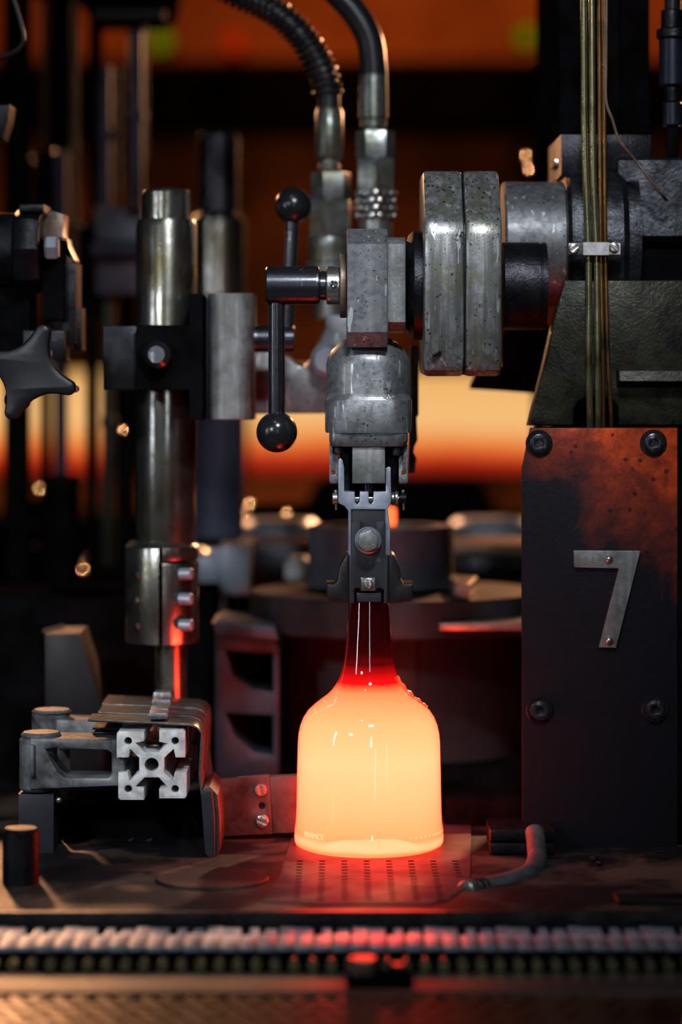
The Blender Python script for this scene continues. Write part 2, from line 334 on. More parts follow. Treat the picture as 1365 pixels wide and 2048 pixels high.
def loft(bm, px, Yc, levels, seg=8):                          # upright stack of rounded rectangles: (row, half width px, half depth m, corner m)
    rings = []
    for row, hw, hd, cr in levels:
        c = P(px, row, Yc-hd); k0 = k(Yc-hd); W = hw*k0; cr = min(cr, W*0.999, hd*0.999); ring = []
        for q, (sx, sy) in enumerate(((1, 1), (-1, 1), (-1, -1), (1, -1))):
            for i in range(seg+1):
                a = q*PI/2+i/seg*PI/2
                ring.append(bm.verts.new((P(px, 0, 0).x+sx*(W-cr)+cr*math.cos(a), Yc+sy*(hd-cr)+cr*math.sin(a), c.z)))
        rings.append(ring)
    n = len(rings[0]); fs = []
    for a, b in zip(rings, rings[1:]):
        for i in range(n): fs.append(bm.faces.new((a[i], a[(i+1) % n], b[(i+1) % n], b[i])))
    fs.append(bm.faces.new(rings[0])); fs.append(bm.faces.new(rings[-1]))
    bmesh.ops.recalc_face_normals(bm, faces=fs)
    return bm

def link_mesh(name, bm, mat, origin, angle=32):
    for v in bm.verts: v.co -= origin
    me = bpy.data.meshes.new(name)
    bm.to_mesh(me); bm.free()
    me.shade_smooth(); me.set_sharp_from_angle(angle=math.radians(angle))
    me.materials.append(M[mat] if isinstance(mat, str) else mat)
    o = bpy.data.objects.new(name, me); col.objects.link(o); return o
def rootpos(o):
    while o.parent: o = o.parent
    return o.location.copy()
def part(name, bm, mat, parent, label=None, kind=None):
    o = link_mesh(name, bm, mat, rootpos(parent)); o.parent = parent
    if label: o['label'] = label
    if kind: o['kind'] = kind
    return o
def thing(name, label, cat, loc, group=None):
    o = bpy.data.objects.new(name, None); col.objects.link(o); o.location = loc; o.empty_display_size = 0.01
    o['label'] = label; o['category'] = cat
    if group: o['group'] = group
    return o
def solo(name, bm, mat, label, cat, group=None, kind=None):
    xs = [v.co for v in bm.verts]
    org = Vector(((min(v.x for v in xs)+max(v.x for v in xs))/2, (min(v.y for v in xs)+max(v.y for v in xs))/2, min(v.z for v in xs)))
    o = link_mesh(name, bm, mat, org); o.location = org
    o['label'] = label; o['category'] = cat
    if group: o['group'] = group
    if kind: o['kind'] = kind
    return o
def struct(name, bm, mat, label=None):
    xs = [v.co for v in bm.verts]
    org = Vector(((min(v.x for v in xs)+max(v.x for v in xs))/2, (min(v.y for v in xs)+max(v.y for v in xs))/2, min(v.z for v in xs)))
    o = link_mesh(name, bm, mat, org); o.location = org; o['kind'] = 'structure'
    if label: o['label'] = label
    return o

def cap_screw(parent, px, py, Y, r, mat='black', name='cap_screw'):    # socket head facing the camera; Y = surface it sits on
    b = newbm(); kk = k(Y)
    x, z = P(px, py, Y).x, P(px, py, Y).z
    prism_raw(b, [circle(x, z, r*kk, 32), circle(x, z, r*kk*0.42, 6, 0.3)], Y-r*kk*0.62, Y, 0.0011, lambda a, c, d, m: Vector((a, m-d, c)))
    cyly(b, px, py, r*0.6, Y-0.0012, Y-0.0002, 0.0001)
    return part(name, b, mat, parent)
def slot_screw(parent, px, py, Y, r, ang=70, mat='bright', name='slotted_screw', dome=0.35):
    b = newbm(); kk = k(Y); x, z = P(px, py, Y).x, P(px, py, Y).z; R = r*kk; hw = 0.14; a = math.radians(ang)
    for sgn in (1, -1):
        lim = math.acos(hw); pts = [(R*math.sin(t)*1.0, R*math.cos(t)) for t in [(-lim+2*lim*i/14) for i in range(15)]]
        pts = [(sgn*c, sgn*s) for s, c in pts]                 # halves left and right of the slot
        rot = [(x+p*math.cos(a-PI/2)-q*math.sin(a-PI/2), z+p*math.sin(a-PI/2)+q*math.cos(a-PI/2)) for p, q in pts]
        prism_raw(b, [rot], Y-R*dome*1.6, Y-R*0.2, R*0.25, lambda c, d, e, m: Vector((c, m-e, d)))
    cyly(b, px, py, r, Y-R*0.5, Y, 0.0003)
    return part(name, b, mat, parent)
def hexprof(cx, cz, R, a0): return circle(cx, cz, R, 6, a0)
def text_mesh(txt, size, thick):
    cu = bpy.data.curves.new('t', 'FONT'); cu.body = txt; cu.size = size; cu.extrude = thick; cu.align_x = 'CENTER'; cu.align_y = 'CENTER'; cu.resolution_u = 3
    o = bpy.data.objects.new('t', cu); me = bpy.data.meshes.new_from_object(o); bpy.data.objects.remove(o); bpy.data.curves.remove(cu); return me
def text_front(bm, txt, px, py, Y, hpx, thick=0.0006, rot=0, wide=1.0):
    me = text_mesh(txt, hpx*k(Y)*1.38, thick/2); c = P(px, py, Y)
    a = math.radians(rot); n0 = len(bm.verts)
    b2 = bmesh.new(); b2.from_mesh(me)
    for v in b2.verts:
        x, y, z = v.co; x *= wide
        v.co = (c.x+x*math.cos(a)-y*math.sin(a), Y-z, c.z+x*math.sin(a)+y*math.cos(a))
    t = bpy.data.meshes.new('t'); b2.to_mesh(t); b2.free(); bm.from_mesh(t); bpy.data.meshes.remove(t); bpy.data.meshes.remove(me)
    return bm

# ================================================================== SETTING
XR = 1.6
b = newbm(); wbox(b, -XR, XR, 4.2, 4.3, -1.3, 2.6, 0); struct('wall_back', b, 'wallm')
b = newbm(); wbox(b, -XR, XR, -0.9, 4.2, -1.35, -1.3, 0); struct('floor', b, 'sooty')
b = newbm(); wbox(b, -0.75, 0.75, deckY(1823), 1.22, -0.03, 0.0, 0.001); struct('machine_deck', b, 'deck')
b = newbm(); wbox(b, -0.7, 0.7, 0.0, 0.9, -1.3, -0.031, 0.002); struct('machine_plinth', b, 'sooty')

# far wall: girders and furnace mouth
b = newbm(); yb = 3.7
box(b, -300, 1700, -260, 118, yb, yb+0.2, 0.004); box(b, -300, 1700, 100, 118, yb-0.06, yb, 0.002)
struct('trim_1', b, 'beam')
b = newbm(); box(b, -350, 1750, 132, 236, 3.45, 3.6, 0.004); box(b, -350, 1750, 225, 245, 3.35, 3.7, 0.003); struct('trim_2', b, 'sooty')
f = thing('furnace_mouth', 'glowing cream and orange furnace opening far behind the machine', 'furnace', P(560, 945, 3.2))
b = newbm(); box(b, -60, 1100, 742, 955, 3.25, 3.3, 0); part('glowing_chamber', b, 'furnace', f)
b = newbm(); front(b, [[(-160, 640), (1240, 640), (1240, 1120), (-160, 1120)], [(-62, 745), (1098, 745), (1098, 945), (-62, 945)]], 3.15, 3.25, 0.004); part('frame', b, 'wallm', f)
for i, (px, nm) in enumerate(((205, 'a'), (470, 'b'))):
    b = newbm(); box(b, px, px+ (260 if i == 0 else 22), 735, 950, 3.08, 3.15, 0.004); part('door_panel' if i == 0 else 'door_edge', b, 'sooty', f)

def lamp(px, py, Y, r, mat, label):
    t = thing('indicator_lamp', label, 'lamp', P(px, py, Y))
    b = newbm(); ball(b, px, py, r, Y, 16); part('lens', b, mat, t)
    b = newbm(); cyly(b, px, py, r*1.15, Y+0.002, Y+0.06, 0.002, 16); part('housing', b, 'sooty', t)
lamp(322, 82, 3.3, 22, 'lamp_green', 'dim green lamp glowing on the orange girder at upper left')
lamp(1052, 72, 3.3, 20, 'lamp_green', 'dim green lamp glowing on the orange girder at upper right')
lamp(470, 84, 3.3, 24, 'lamp_red', 'dim red lamp on the orange girder left of the ribbed hose')

# ================================================================== BOTTLE
BX = P(738.3, 0, 0).x
t = thing('glass_bottle', 'glowing orange hot glass bottle with dark red neck standing under the tongs', 'bottle', (BX, 0, 0.0012))
prof_px = [(1722, 0), (1722, 136), (1719, 141), (1714, 146.5), (1706, 149), (1690, 149.3), (1684, 148.3), (1679, 149), (1672, 148), (1655, 146.2), (1620, 145), (1534, 143.5), (1482, 142), (1466, 140.5), (1450, 137), (1434, 130.5),
           (1420, 121), (1408, 108), (1398, 95), (1389, 83), (1380, 74), (1370, 66.5), (1358, 60), (1345, 55), (1330, 51.5), (1300, 47.5), (1260, 44), (1225, 41), (1205, 39.5), (1190, 38.5), (1189, 30), (1189, 0)]
b = newbm(); z0 = 0.0012
# silhouette rows: the body rows are those of its axis plane, the foot rows are lifted by the sag of the near rim
prof = []
for py, r in prof_px:
    z = EYE+(HOR-py)*S
    if py > 1600: z = z+ (py-1600)/122.0*(0.0012-(EYE+(HOR-1722)*S))
    prof.append((r*S, z))
lathe(b, prof, (BX, 0, 0), (0, 0, 1), 96)
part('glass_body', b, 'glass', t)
def wrap(bm, txt, ang, z, size, R):
    me = text_mesh(txt, size, 0.0005); b2 = bmesh.new(); b2.from_mesh(me)
    bmesh.ops.subdivide_edges(b2, edges=b2.edges, cuts=1)
    for v in b2.verts:
        a = math.radians(ang)+v.co.x/R; r = R+v.co.z
        v.co = (BX+r*math.sin(a), -r*math.cos(a), z+v.co.y)
    t_ = bpy.data.meshes.new('t'); b2.to_mesh(t_); b2.free(); bm.from_mesh(t_)
b = newbm(); wrap(b, 'FRANCE', -48, 0.0158, 0.0062, 148.3*S); part('raised_lettering', b, 'letter', t)
b = newbm()
for i in range(9):
    a = math.radians(33+i*5); r = 148.2*S; c = Vector((BX+r*math.sin(a), -r*math.cos(a), 0.0155))
    lathe(b, [(0.0009, 0), (0.0006, 0.0006)], c, (math.sin(a), -math.cos(a), 0), 8)
part('raised_dots', b, 'letter', t)
for a, r0, r1, wd in ((4.5, 1478, 1640, 0.00035), (13.5, 1470, 1640, 0.00022)):
    b = newbm(); pts = []
    for i in range(9):
        py = r0+(r1-r0)*i/8; aa = math.radians(a - (1.6*(i/8)**2 if a < 5 else 0)); r = (142+1.9*i/8+0.4)*S
        pts.append((BX+r*math.sin(aa), -r*math.cos(aa), EYE+(HOR-py)*S))
    tube(b, pts, wd, 6); part('mould_seam', b, 'seam', t)
b = newbm(); pts = []
for i, (px, py) in enumerate([(797, 1352), (804, 1368), (816, 1384), (832, 1399), (848, 1409), (856, 1414)]): pts.append(P(px-1, py, -0.008+0.002*i*0.3))
tube(b, pts, lambda u: (0.0016+0.0007*math.sin(u*31))*math.sin(PI*min(max(u, 0.06), 0.94))+0.0007, 12)
part('shoulder_scar', b, 'scar', t, 'wrinkled glossy red ridge on the right shoulder')

# dead plate under the bottle
t = thing('dead_plate', 'perforated metal plate glowing red under the hot bottle', 'plate', (BX, -0.05, 0.0))
def dk(px, py): Y = deckY(py); return (P(px, py, Y).x, Y)
outl = [dk(592, 1650), dk(560, 1755), dk(522, 1805), dk(640, 1812), dk(860, 1810), dk(895, 1803), dk(925, 1782), dk(941, 1760), dk(943, 1650)]
b = newbm(); plan(b, outl, 0.0, 0.0012, 0.0003); part('plate', b, 'deadplate', t)
b = newbm()
for ci in range(8):
    x = BX-0.054+ci*0.0172
    for j in range(13):
        Y = deckY(1806)+0.008+j*0.0125
        if ci == 7 and Y < -0.14: continue
        wbox(b, x-0.0024, x+0.0022, Y-0.0017, Y+0.0017, 0.0008, 0.00135, 0)
part('perforations', b, 'sooty', t, kind='stuff')

# ================================================================== TAKE-OUT ARM: gearbox
t = thing('arm_gearbox', 'scuffed grey two-part gearbox casing with rounded corners beside the black column', 'gearbox', P(928, 752, -0.02))
prof = [(-0.020, 332), (0.050, 330), (0.060, 350), (0.060, 730), (0.050, 748), (-0.048, 752), (-0.060, 740), (-0.068, 705), (-0.068, 470), (-0.066, 448), (-0.060, 428), (-0.052, 416), (-0.026, 338)]
for x0, x1, f in ((849, 929.5, 0), (931.5, 1005, 1)):
    b = newbm(); side(b, prof, x0, x1, 0.0032, -0.068)
    part('casing_half', b, 'casing', t)
b = newbm(); side(b, [(Y*0.97+0.0004, 571+(r-571)*0.985) for Y, r in prof], 929, 932, 0.0001, -0.068); part('gasket', b, 'black', t)
b = newbm(); kk = k(0)
lathe(b, [(84*kk, 0), (100*kk, 0.002), (109*kk, 0.006), (109*kk, 0.016), (96*kk, 0.0165), (96*kk, 0.034)], P(812, 571, 0), (1, 0, 0), 48); part('flange_ring', b, 'black', t)
b = newbm(); kk = k(0.0)
lathe(b, [(80*kk, 0), (88*kk, 0.0), (88*kk, 0.0285), (86*kk, 0.0290), (86*kk, 0.0300), (88*kk, 0.0302), (88*kk, 0.0340), (80*kk, 0.0345)], P(1006, 572, 0.0), (1, 0, 0), 40)
part('output_hub', b, 'black', t)
b = newbm(); tube(b, [P(866, 712, -0.0685), P(882, 702, -0.0695)], 0.0012, 8); part('scar', b, 'black', t)

# boss of the column behind the gearbox
# ================================================================== TAKE-OUT HEAD
t = thing('tong_head', 'grey pivoting head casting with square block hanging above the bottle tongs', 'tong head', P(737, 968, 0))
b = newbm(); side(b, [(-0.050, 488), (-0.050, 664), (-0.040, 694), (0.030, 700), (0.050, 670), (0.050, 470), (0.035, 453), (-0.034, 455)], 694, 777, 0.0016, -0.05); part('pivot_block', b, 'cast', t)
b = newbm(); side(b, [(-0.046, 488), (-0.046, 644), (-0.036, 662), (0.040, 662), (0.040, 472), (-0.034, 473)], 765, 812, 0.001, -0.046); part('side_plate', b, 'block', t)
b = newbm()
loft(b, 737, 0.0, [(676, 34, 0.014, .012), (676, 44, 0.020, .018), (684, 58, 0.026, .022), (700, 75, 0.031, .026), (716, 83, 0.034, .028), (728, 85.5, 0.035, .028), (788, 85, 0.035, .028), (798, 87, 0.036, .022), (801, 88, 0.0365, .020), (860, 87.5, 0.0365, .018), (866, 86, 0.036, .017), (866.5, 70, .03, .01)])
part('body', b, 'cast', t)
b = newbm(); loft(b, 737, 0.0, [(866, 78, 0.033, .008), (868, 79, 0.033, .008), (883, 79, 0.033, .010), (893, 76, 0.031, .012)]); part('base_flange', b, 'cast', t)
for x0, x1, hx in ((659, 678, 667), (798, 817, 808)):
    b = newbm(); kk = k(-0.018)
    front(b, [[(x0, 890), (x1, 890), (x1, 963), (x1-3, 967), (x0+2, 967), (x0, 963)], circle(hx, 945, 4.2, 14)], -0.018, 0.016, 0.0006); part('side_cheek', b, 'cast', t)
for px, y0, y1 in ((678, 893, 908), (796, 892, 911)):
    b = newbm(); cylz(b, px, y0, y1, 12.5, -0.022, 0.0008); part('bolt', b, 'black', t)
b = newbm(); box(b, 705, 771, 892, 967, -0.028, 0.012, 0.0008); part('piston_guide', b, 'block', t)
b = newbm(); cylz(b, 737, 960, 992, 10, -0.008); part('piston_rod', b, 'black_rod', t)
b = newbm(); box(b, 680, 796, 888, 985, 0.018, 0.03); part('rear_plate', b, 'sooty', t)
for x0, x1 in ((679, 701), (775, 797)):
    b = newbm(); box(b, x0, x1, 905, 990, 0.006, 0.02); part('link_plate', b, 'black', t)

# lever with sleeve
def lever(label, sleeve, collar, rod, bl, Y, rr, grp=None):
    t = thing('ball_lever', label, 'lever', P(*rod[0], Y))
    x0, x1, py, r = sleeve
    b = newbm(); cylx(b, x0, x1, py, r, Y, 0.0012); part('sleeve', b, 'black_rod', t)
    if collar:
        b = newbm(); cylx(b, x1-1, x1+14, py, r*0.76, Y); part('neck', b, 'black_rod', t)
        b = newbm(); cylx(b, x1+13, x1+41, py, r, Y, 0.0010); part('collar', b, 'bright', t)
        b = newbm(); cylx(b, x1+40, x1+54, py, 65, Y, 0.0008); part('washer', b, 'tan', t)
        s = cap_screw(t, x1+28, py-3, Y-r*k(Y)+0.0006, 8, 'black_rod', 'set_screw')
    b = newbm(); tube(b, [P(*p, Y+dy) for p, dy in zip(rod, (0, 0, 0, 0))], rr*k(Y), 24, smooth=0); part('rod', b, 'black_rod', t)
    b = newbm(); ball(b, *bl, Y); part('ball_knob', b, 'knob', t)
    return t
lever('black ball lever hanging down from a short horizontal sleeve beside the grey head', (532, 640, 571, 38.5), True, [(553.5, 603), (553.5, 832)], (554, 864, 41), -0.002, 16.5)
lever('black ball lever pointing up behind the sleeve, ball beside the hose fittings', (498, 590, 678, 27), False, [(574, 672), (585, 440)], (587, 411, 37), 0.13, 14)

# ================================================================== TONGS
t = thing('bottle_tongs', 'charcoal steel take-out tongs with hex bolt gripping the bottle neck', 'tongs', P(737, 1206, 0))
yk = [(677, 921), (681, 915), (686, 921), (689, 936), (689, 983), (710, 983), (710.5, 1004), (715, 1009), (719.5, 1004), (720, 983), (737.5, 983), (738, 1004), (742.5, 1009), (747, 1004), (747.5, 983), (772, 983), (772, 938), (775, 934), (782, 934),
      (783, 980), (783, 1004), (776, 1018), (781, 1060), (781, 1112), (771, 1112), (771, 1019), (703, 1019), (703, 1112), (697, 1112), (697, 1022), (690, 1013), (677, 1006)]
b = newbm(); front(b, yk, -0.022, 0.004, 0.0008); part('yoke', b, 'yoke', t)
b = newbm(); cylx(b, 672, 812, 997, 6.5, -0.012); part('pivot_pin', b, 'bright', t)
for x0, x1, r, m in ((665, 676, 11.5, 'bright'), (783, 790, 13, 'fitting'), (790, 797, 15, 'fitting'), (798, 814, 10.5, 'black')):
    b = newbm(); cylx(b, x0, x1, 997, r, -0.012, 0.0006); part('washer', b, m, t)
for px in (672, 807):
    b = newbm(); tube(b, [P(px, 984, -0.013), P(px+1, 1020, -0.013)], 0.0009, 8, smooth=0); ball(b, px, 983, 4, -0.013, 12); part('split_pin', b, 'fitting', t)
b = newbm(); box(b, 702.5, 771.5, 1018, 1115, -0.020, 0.0, 0.0005); part('back_plate', b, 'charcoal', t)
lobes = [(776, 1110), (776, 1207), (768, 1207), (768, 1188), (769, 1182), (765, 1177), (756, 1176), (751, 1181), (723, 1181), (718, 1176), (710, 1177), (706, 1182), (709, 1188), (709, 1207), (699, 1207), (699, 1110), (703.5, 1110), (703.5, 1046), (706, 1043), (721, 1043), (721, 1085), (753, 1085), (753, 1043), (768, 1043), (771, 1046), (771, 1110)]
b = newbm(); front(b, lobes, -0.0255, -0.010, 0.0006); part('front_plate', b, 'charcoal', t)
lw = [(700, 1109), (694, 1107), (689, 1116), (678, 1137), (675, 1162), (669, 1168), (653, 1167), (653, 1192), (659, 1201), (676, 1206), (700, 1207)]
rw = [(775, 1109), (785, 1107), (791, 1112), (801, 1138), (802, 1160), (808, 1168), (827, 1167), (827, 1194), (821, 1203), (800, 1206), (775, 1207)]
for lp in (lw, rw):
    b = newbm(); front(b, lp, -0.0225, 0.016, 0.0020); part('jaw', b, 'charcoal_dark', t)
b = newbm(); box(b, 714, 763, 1185.5, 1204, -0.024, -0.008, 0.0008); part('jaw_insert', b, 'charcoal', t)
b = newbm(); box(b, 709, 768, 1172, 1206, -0.012, 0.01, 0.0004); part('throat', b, 'black', t)
b = newbm(); cyly(b, 737, 1081, 27, -0.031, -0.0255, 0.0016); cyly(b, 738, 1080, 25, -0.0335, -0.031, 0.002); wsh = part('bolt_washer', b, 'yoke', t)
b = newbm(); c = P(736.5, 1080, -0.0335)
prism_raw(b, [hexprof(c.x, c.z, 22.5*k(-0.033), 0.32)], -0.044, -0.0335, 0.0011, lambda x, y, z, m: Vector((x, m-z, y))); part('hex_bolt', b, 'block', t)
b = newbm(); box(b, 723, 751, 1155.5, 1181.5, -0.0275, -0.0255, 0.0003); part('square_washer', b, 'bright', t)
slot_screw(t, 737, 1168, -0.0275, 9, 105, 'bright')
b = newbm(); text_front(b, '1 2 4', 742, 1121, -0.0255, 14, 0.0014, 0, 1.05); part('stamped_number', b, 'mold', t)
b = newbm(); text_front(b, '3335', 711, 1060, -0.0255, 7, 0.0004, 90, 1.3); part('stamped_mark', b, 'mold', t)
b = newbm()
for i in range(9):
    a = 3.5+i*0.42; cyly(b, 736.5+14*math.cos(a), 1080-14*math.sin(a), 1.6, -0.0444, -0.0438, 0.0001, 6)
part('head_marks', b, 'bright', [c_ for c_ in t.children if c_.name.startswith('hex_bolt')][0])

# ================================================================== RIGHT COLUMN
t = thing('machine_column', 'black oily machine column carrying the number plate at right', 'column', P(1210, 1705, 0.1))
b = newbm(); box(b, 1100, 1500, 857, 1703, 0.012, 0.20, 0.002); part('lower_box', b, 'sooty', t)
hs = [(1104, 655), (1130, 560), (1500, 560), (1500, 851), (1238, 851), (1236, 815), (1226, 800), (1206, 793), (1180, 793), (1158, 802), (1149, 822), (1148, 851), (1057, 851), (1062, 828), (1085, 740)]
b = newbm(); front(b, hs, 0.030, 0.055, 0.0025); part('upper_casting', b, 'olive', t)
b = newbm(); box(b, 1140, 1245, 780, 860, 0.058, 0.12); part('tube_recess', b, 'sooty', t)
b = newbm(); box(b, 1250, 1500, 560, 851, 0.0555, 0.20, 0.002); part('rear_casting', b, 'sooty', t)
b = newbm(); side(b, [(0.030, 735), (0.014, 742), (0.012, 762), (0.03, 775), (0.1, 775), (0.1, 728)], 1236, 1500, 0.002, 0.02); part('ledge', b, 'olive', t)
b = newbm(); kk = k(0.10)
lathe(b, [(150*kk, 0), (158*kk, 0.003), (160*kk, 0.006), (160*kk, 0.045), (150*kk, 0.050), (150*kk, 0.06)], P(1125, 488, 0.10), (1, 0, 0), 56); part('bearing_housing', b, 'black_gloss', t)
b = newbm(); cylx(b, 1004, 1128, 488, 124, 0.10, 0.002, 56); part('bearing_sleeve', b, 'cast', t)
b = newbm(); side(b, [(0.062, 318), (0.060, 470), (0.066, 482), (0.2, 482), (0.2, 314), (0.065, 312)], 1238, 1500, 0.003, 0.05); part('side_casting', b, 'black_gloss', t)
b = newbm(); side(b, [(0.075, 482), (0.075, 600), (0.2, 600), (0.2, 482)], 1238, 1500, 0.002, 0.075); part('web', b, 'sooty', t)
b = newbm(); box(b, 1123, 1305, 268, 350, 0.07, 0.20, 0.002); part('top_flange', b, 'black', t)
b = newbm(); box(b, 1119, 1240, -60, 268, 0.13, 0.22, 0.002); part('upright_channel', b, 'sooty', t)
b = newbm(); box(b, 1240, 1300, -60, 268, 0.15, 0.24, 0.002); part('upright_plate', b, 'sooty', t)
b = newbm(); box(b, 1108, 1124, 318, 332, 0.10, 0.14, 0.002); part('flange_lug', b, 'bright', t)

t = thing('number_plate', 'rust-orange and soot-black front plate bearing a bright steel number 7', 'plate', P(1200, 1702, 0.0))
ol = [(1062, 856), (1356, 856), (1356, 1703), (1046, 1703), (1045, 935), (1048, 925)]
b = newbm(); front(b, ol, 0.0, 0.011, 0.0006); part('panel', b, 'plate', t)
for px, py in ((1079, 887), (1308, 886), (1080, 1420), (1311, 1418)):
    b = newbm(); cyly(b, px, py, 27, -0.0014, 0.0, 0.0004); wsh = part('washer', b, 'black', t)
    cap_screw(t, px, py, -0.0014, 19.5, 'black_rod')
b = newbm(); front(b, [(1148, 1101), (1282, 1102), (1233, 1296), (1199, 1295), (1239, 1137), (1150, 1135)], -0.0042, 0.0, 0.0004); n7 = part('numeral', b, 'block', t, 'bright steel figure 7')
for py, px in ((1118, 1219), (1281, 1219)):
    b = newbm(); ball(b, px, py, 8, -0.0045, 20); part('rivet', b, 'bright', n7)

# oil tubes on the column
def tb(label, pts, r, mat, grp=None):
    b = newbm(); tube(b, [P(x, y, Y) for x, y, Y in pts], r*S, 12, smooth=6); return solo('oil_tube', b, mat, label, 'tube', grp)
Yt = 0.018
tb('thick pale brass oil tube, leftmost of the bundle running down the column', [(1168, -40, Yt), (1170, 250, Yt), (1174, 400, Yt), (1178, 520, Yt), (1178, 700, Yt), (1180, 800, .022), (1181, 856, .030)], 7, 'brass_tube')
tb('second thick brass oil tube from the left in the column bundle', [(1184, -40, Yt+.004), (1186, 250, Yt), (1189, 400, Yt), (1194, 520, Yt), (1196, 700, Yt), (1197, 800, .022), (1197, 856, .030)], 6.5, 'brass_tube')
tb('thin black oil tube in the middle of the column bundle', [(1199, -40, Yt), (1201, 300, Yt), (1203, 520, Yt), (1207, 720, Yt), (1208, 856, .03)], 4, 'amber_tube')
tb('thin amber oil tube, rightmost of the bundle passing under the clamp', [(1209, -40, Yt), (1210, 300, Yt), (1212, 520, Yt), (1217, 720, Yt), (1222, 800, .022), (1224, 856, .03)], 4.2, 'amber_tube')
b = newbm(); tube(b, [P(1214, -40, .012), P(1213, 120, .012), P(1213, 200, .012), P(1226, 240, .014), P(1240, 281, .016), P(1268, 316, .02), P(1297, 354, .02), P(1322, 386, .026), P(1334, 400, 0.04)], 3*S, 10); solo('copper_wire', b, 'tan', 'bent copper wire leaving the tube bundle towards the right', 'wire')
t = thing('tube_clamp', 'small pale metal clamp with two slotted screws over the oil tubes', 'clamp', P(1192, 512, 0.01))
b = newbm(); side(b, [(0.0075, 485), (0.0105, 484), (0.0105, 511), (0.0075, 510)], 1167, 1219, 0.0004, 0.008); part('strap', b, 'alu', t)
for x0, x1 in ((1138, 1168), (1218, 1242)):
    b = newbm(); box(b, x0, x1, 486, 509, 0.0125, 0.0165, 0.0004); part('ear', b, 'fitting' if x0 < 1200 else 'alu', t)
slot_screw(t, 1149, 497, 0.0125, 10, 35); slot_screw(t, 1229, 495, 0.0125, 10, 145)
# sensor rod upper right
t = thing('hydraulic_fitting', 'blue-black stepped cylinder fitting at the upper right corner', 'fitting', P(1343, 250, 0.08))
for y0, y1, r, px in ((20, 58, 22, 1345), (58, 78, 34, 1348), (78, 172, 27, 1346), (172, 205, 17, 1346), (205, 252, 20, 1346)):
    b = newbm(); cylz(b, px, y0, y1, r, 0.08, 0.001); part('section', b, 'blue_black' if r in (27, 20) else 'black', t)
b = newbm(); cylz(b, 1346, 250, 314, 13, 0.08); part('stem', b, 'sooty', t)
b = newbm(); cylz(b, 1346, -40, 22, 16, 0.08); part('hose_end', b, 'hose', t)

# ================================================================== LEFT PILLAR
Yp = 0.16
t = thing('steel_pillar', 'oily ground steel pillar with stepped top standing at left', 'pillar', P(334, 1410, Yp))
b = newbm(); kk = k(Yp); o0 = P(333, 1085, Yp)
lathe(b, [(60*kk, 0), (61*kk, 0.002), (61*kk, (1085-452)*kk), (57*kk, (1085-440)*kk), (48*kk, (1085-440)*kk), (48*kk, (1085-386)*kk), (44*kk, (1085-380)*kk)], o0, (0, 0, 1), 48)
part('shaft', b, 'steel', t)
b = newbm(); cylz(b, 342, 1275, 1480, 32, Yp, 0.001); part('lower_rod', b, 'steel', t)
t = thing('split_collar', 'split steel clamping collar with socket screws on the lower end of the pillar', 'collar', P(325, 1287, Yp))
Yf = Yp-0.032
b = newbm(); kk = k(Yp); cc = P(325, 0, Yp)
def sector(r, a0, a1, ri, n=24):
    pts = [(cc.x+r*math.sin(a0+(a1-a0)*i/n), Yp-r*math.cos(a0+(a1-a0)*i/n)) for i in range(n+1)]
    pts += [(cc.x+ri*math.sin(a1+(a0-a1)*i/n), Yp-ri*math.cos(a1+(a0-a1)*i/n)) for i in range(n+1)]
    return pts
zt, zb, zm = P(0, 1092, Yp).z, P(0, 1284, Yp).z, P(0, 1120, Yp).z
plan(b, sector(73*kk, 0.075, 3.1, 30*kk), zb, zm-0.0012, 0.0008); plan(b, sector(73*kk, 0.075, 3.1, 30*kk), zm+0.0010, zt, 0.0008); part('collar_half', b, 'steel', t)
b = newbm(); plan(b, sector(74*kk, -0.03, -3.1, 30*kk), zb, zt, 0.001); part('collar_half', b, 'steel', t)
b = newbm(); lathe(b, [(74*kk, 0), (62*kk, 0.005), (30*kk, 0.005)], (cc.x, Yp, zt), (0, 0, 1), 40); part('chamfer_ring', b, 'steel', t)
for py in (1146, 1196, 1248):
    b = newbm(); x = P(369, py, Yp-0.02); lathe(b, cylprof(12*kk, 0.012, 0.001), (x.x-0.004, Yp-0.030, x.z), (1, -0.25, 0), 20); part('cap_screw', b, 'bg_bright', t)
    b = newbm(); x = P(277, py+4, Yp-0.02); lathe(b, cylprof(10*kk, 0.008, 0.001), (x.x+0.004, Yp-0.020, x.z), (-1, -0.6, 0), 20); part('screw_end', b, 'black_rod', t)

t = thing('clamp_bracket', 'dark forked bracket clamped round the pillar holding a pale rectangular block', 'bracket', P(350, 840, 0.12))
b = newbm(); front(b, [(273, 650), (378, 650), (378, 587), (406, 587), (406, 840), (378, 840), (378, 780), (273, 780)], 0.085, 0.15, 0.0012); part('jaw_plate', b, 'sooty', t)
b = newbm(); box(b, 206, 275, 652, 780, 0.10, 0.16, 0.0012); part('jaw_side', b, 'black', t)
b = newbm(); cyly(b, 318, 711, 27, 0.066, 0.085, 0.004, 32, (-0.12, 0.05)); part('bolt_head', b, 'black_rod', t)
b = newbm(); cyly(b, 306, 706, 30, 0.076, 0.086, 0.003); part('bolt_boss', b, 'sooty', t)
b = newbm(); loft(b, 451, 0.14, [(586, 44, 0.040, .012), (587, 46, 0.043, .014), (838, 46, 0.043, .014), (840, 45, .042, .013)]); part('block', b, 'block', t, 'pale scuffed steel block')
t = thing('swing_arm', 'blurred grey curved arm between the pale block and the head casting', 'arm', P(600, 828, 0.2))
arm = [(495, 690), (548, 700), (575, 712), (596, 728), (607, 733), (618, 722), (634, 690), (650, 655), (650, 628), (760, 628), (760, 826), (495, 828)]
b = newbm(); front(b, arm, 0.19, 0.26, 0.004); part('arm', b, 'cast', t)
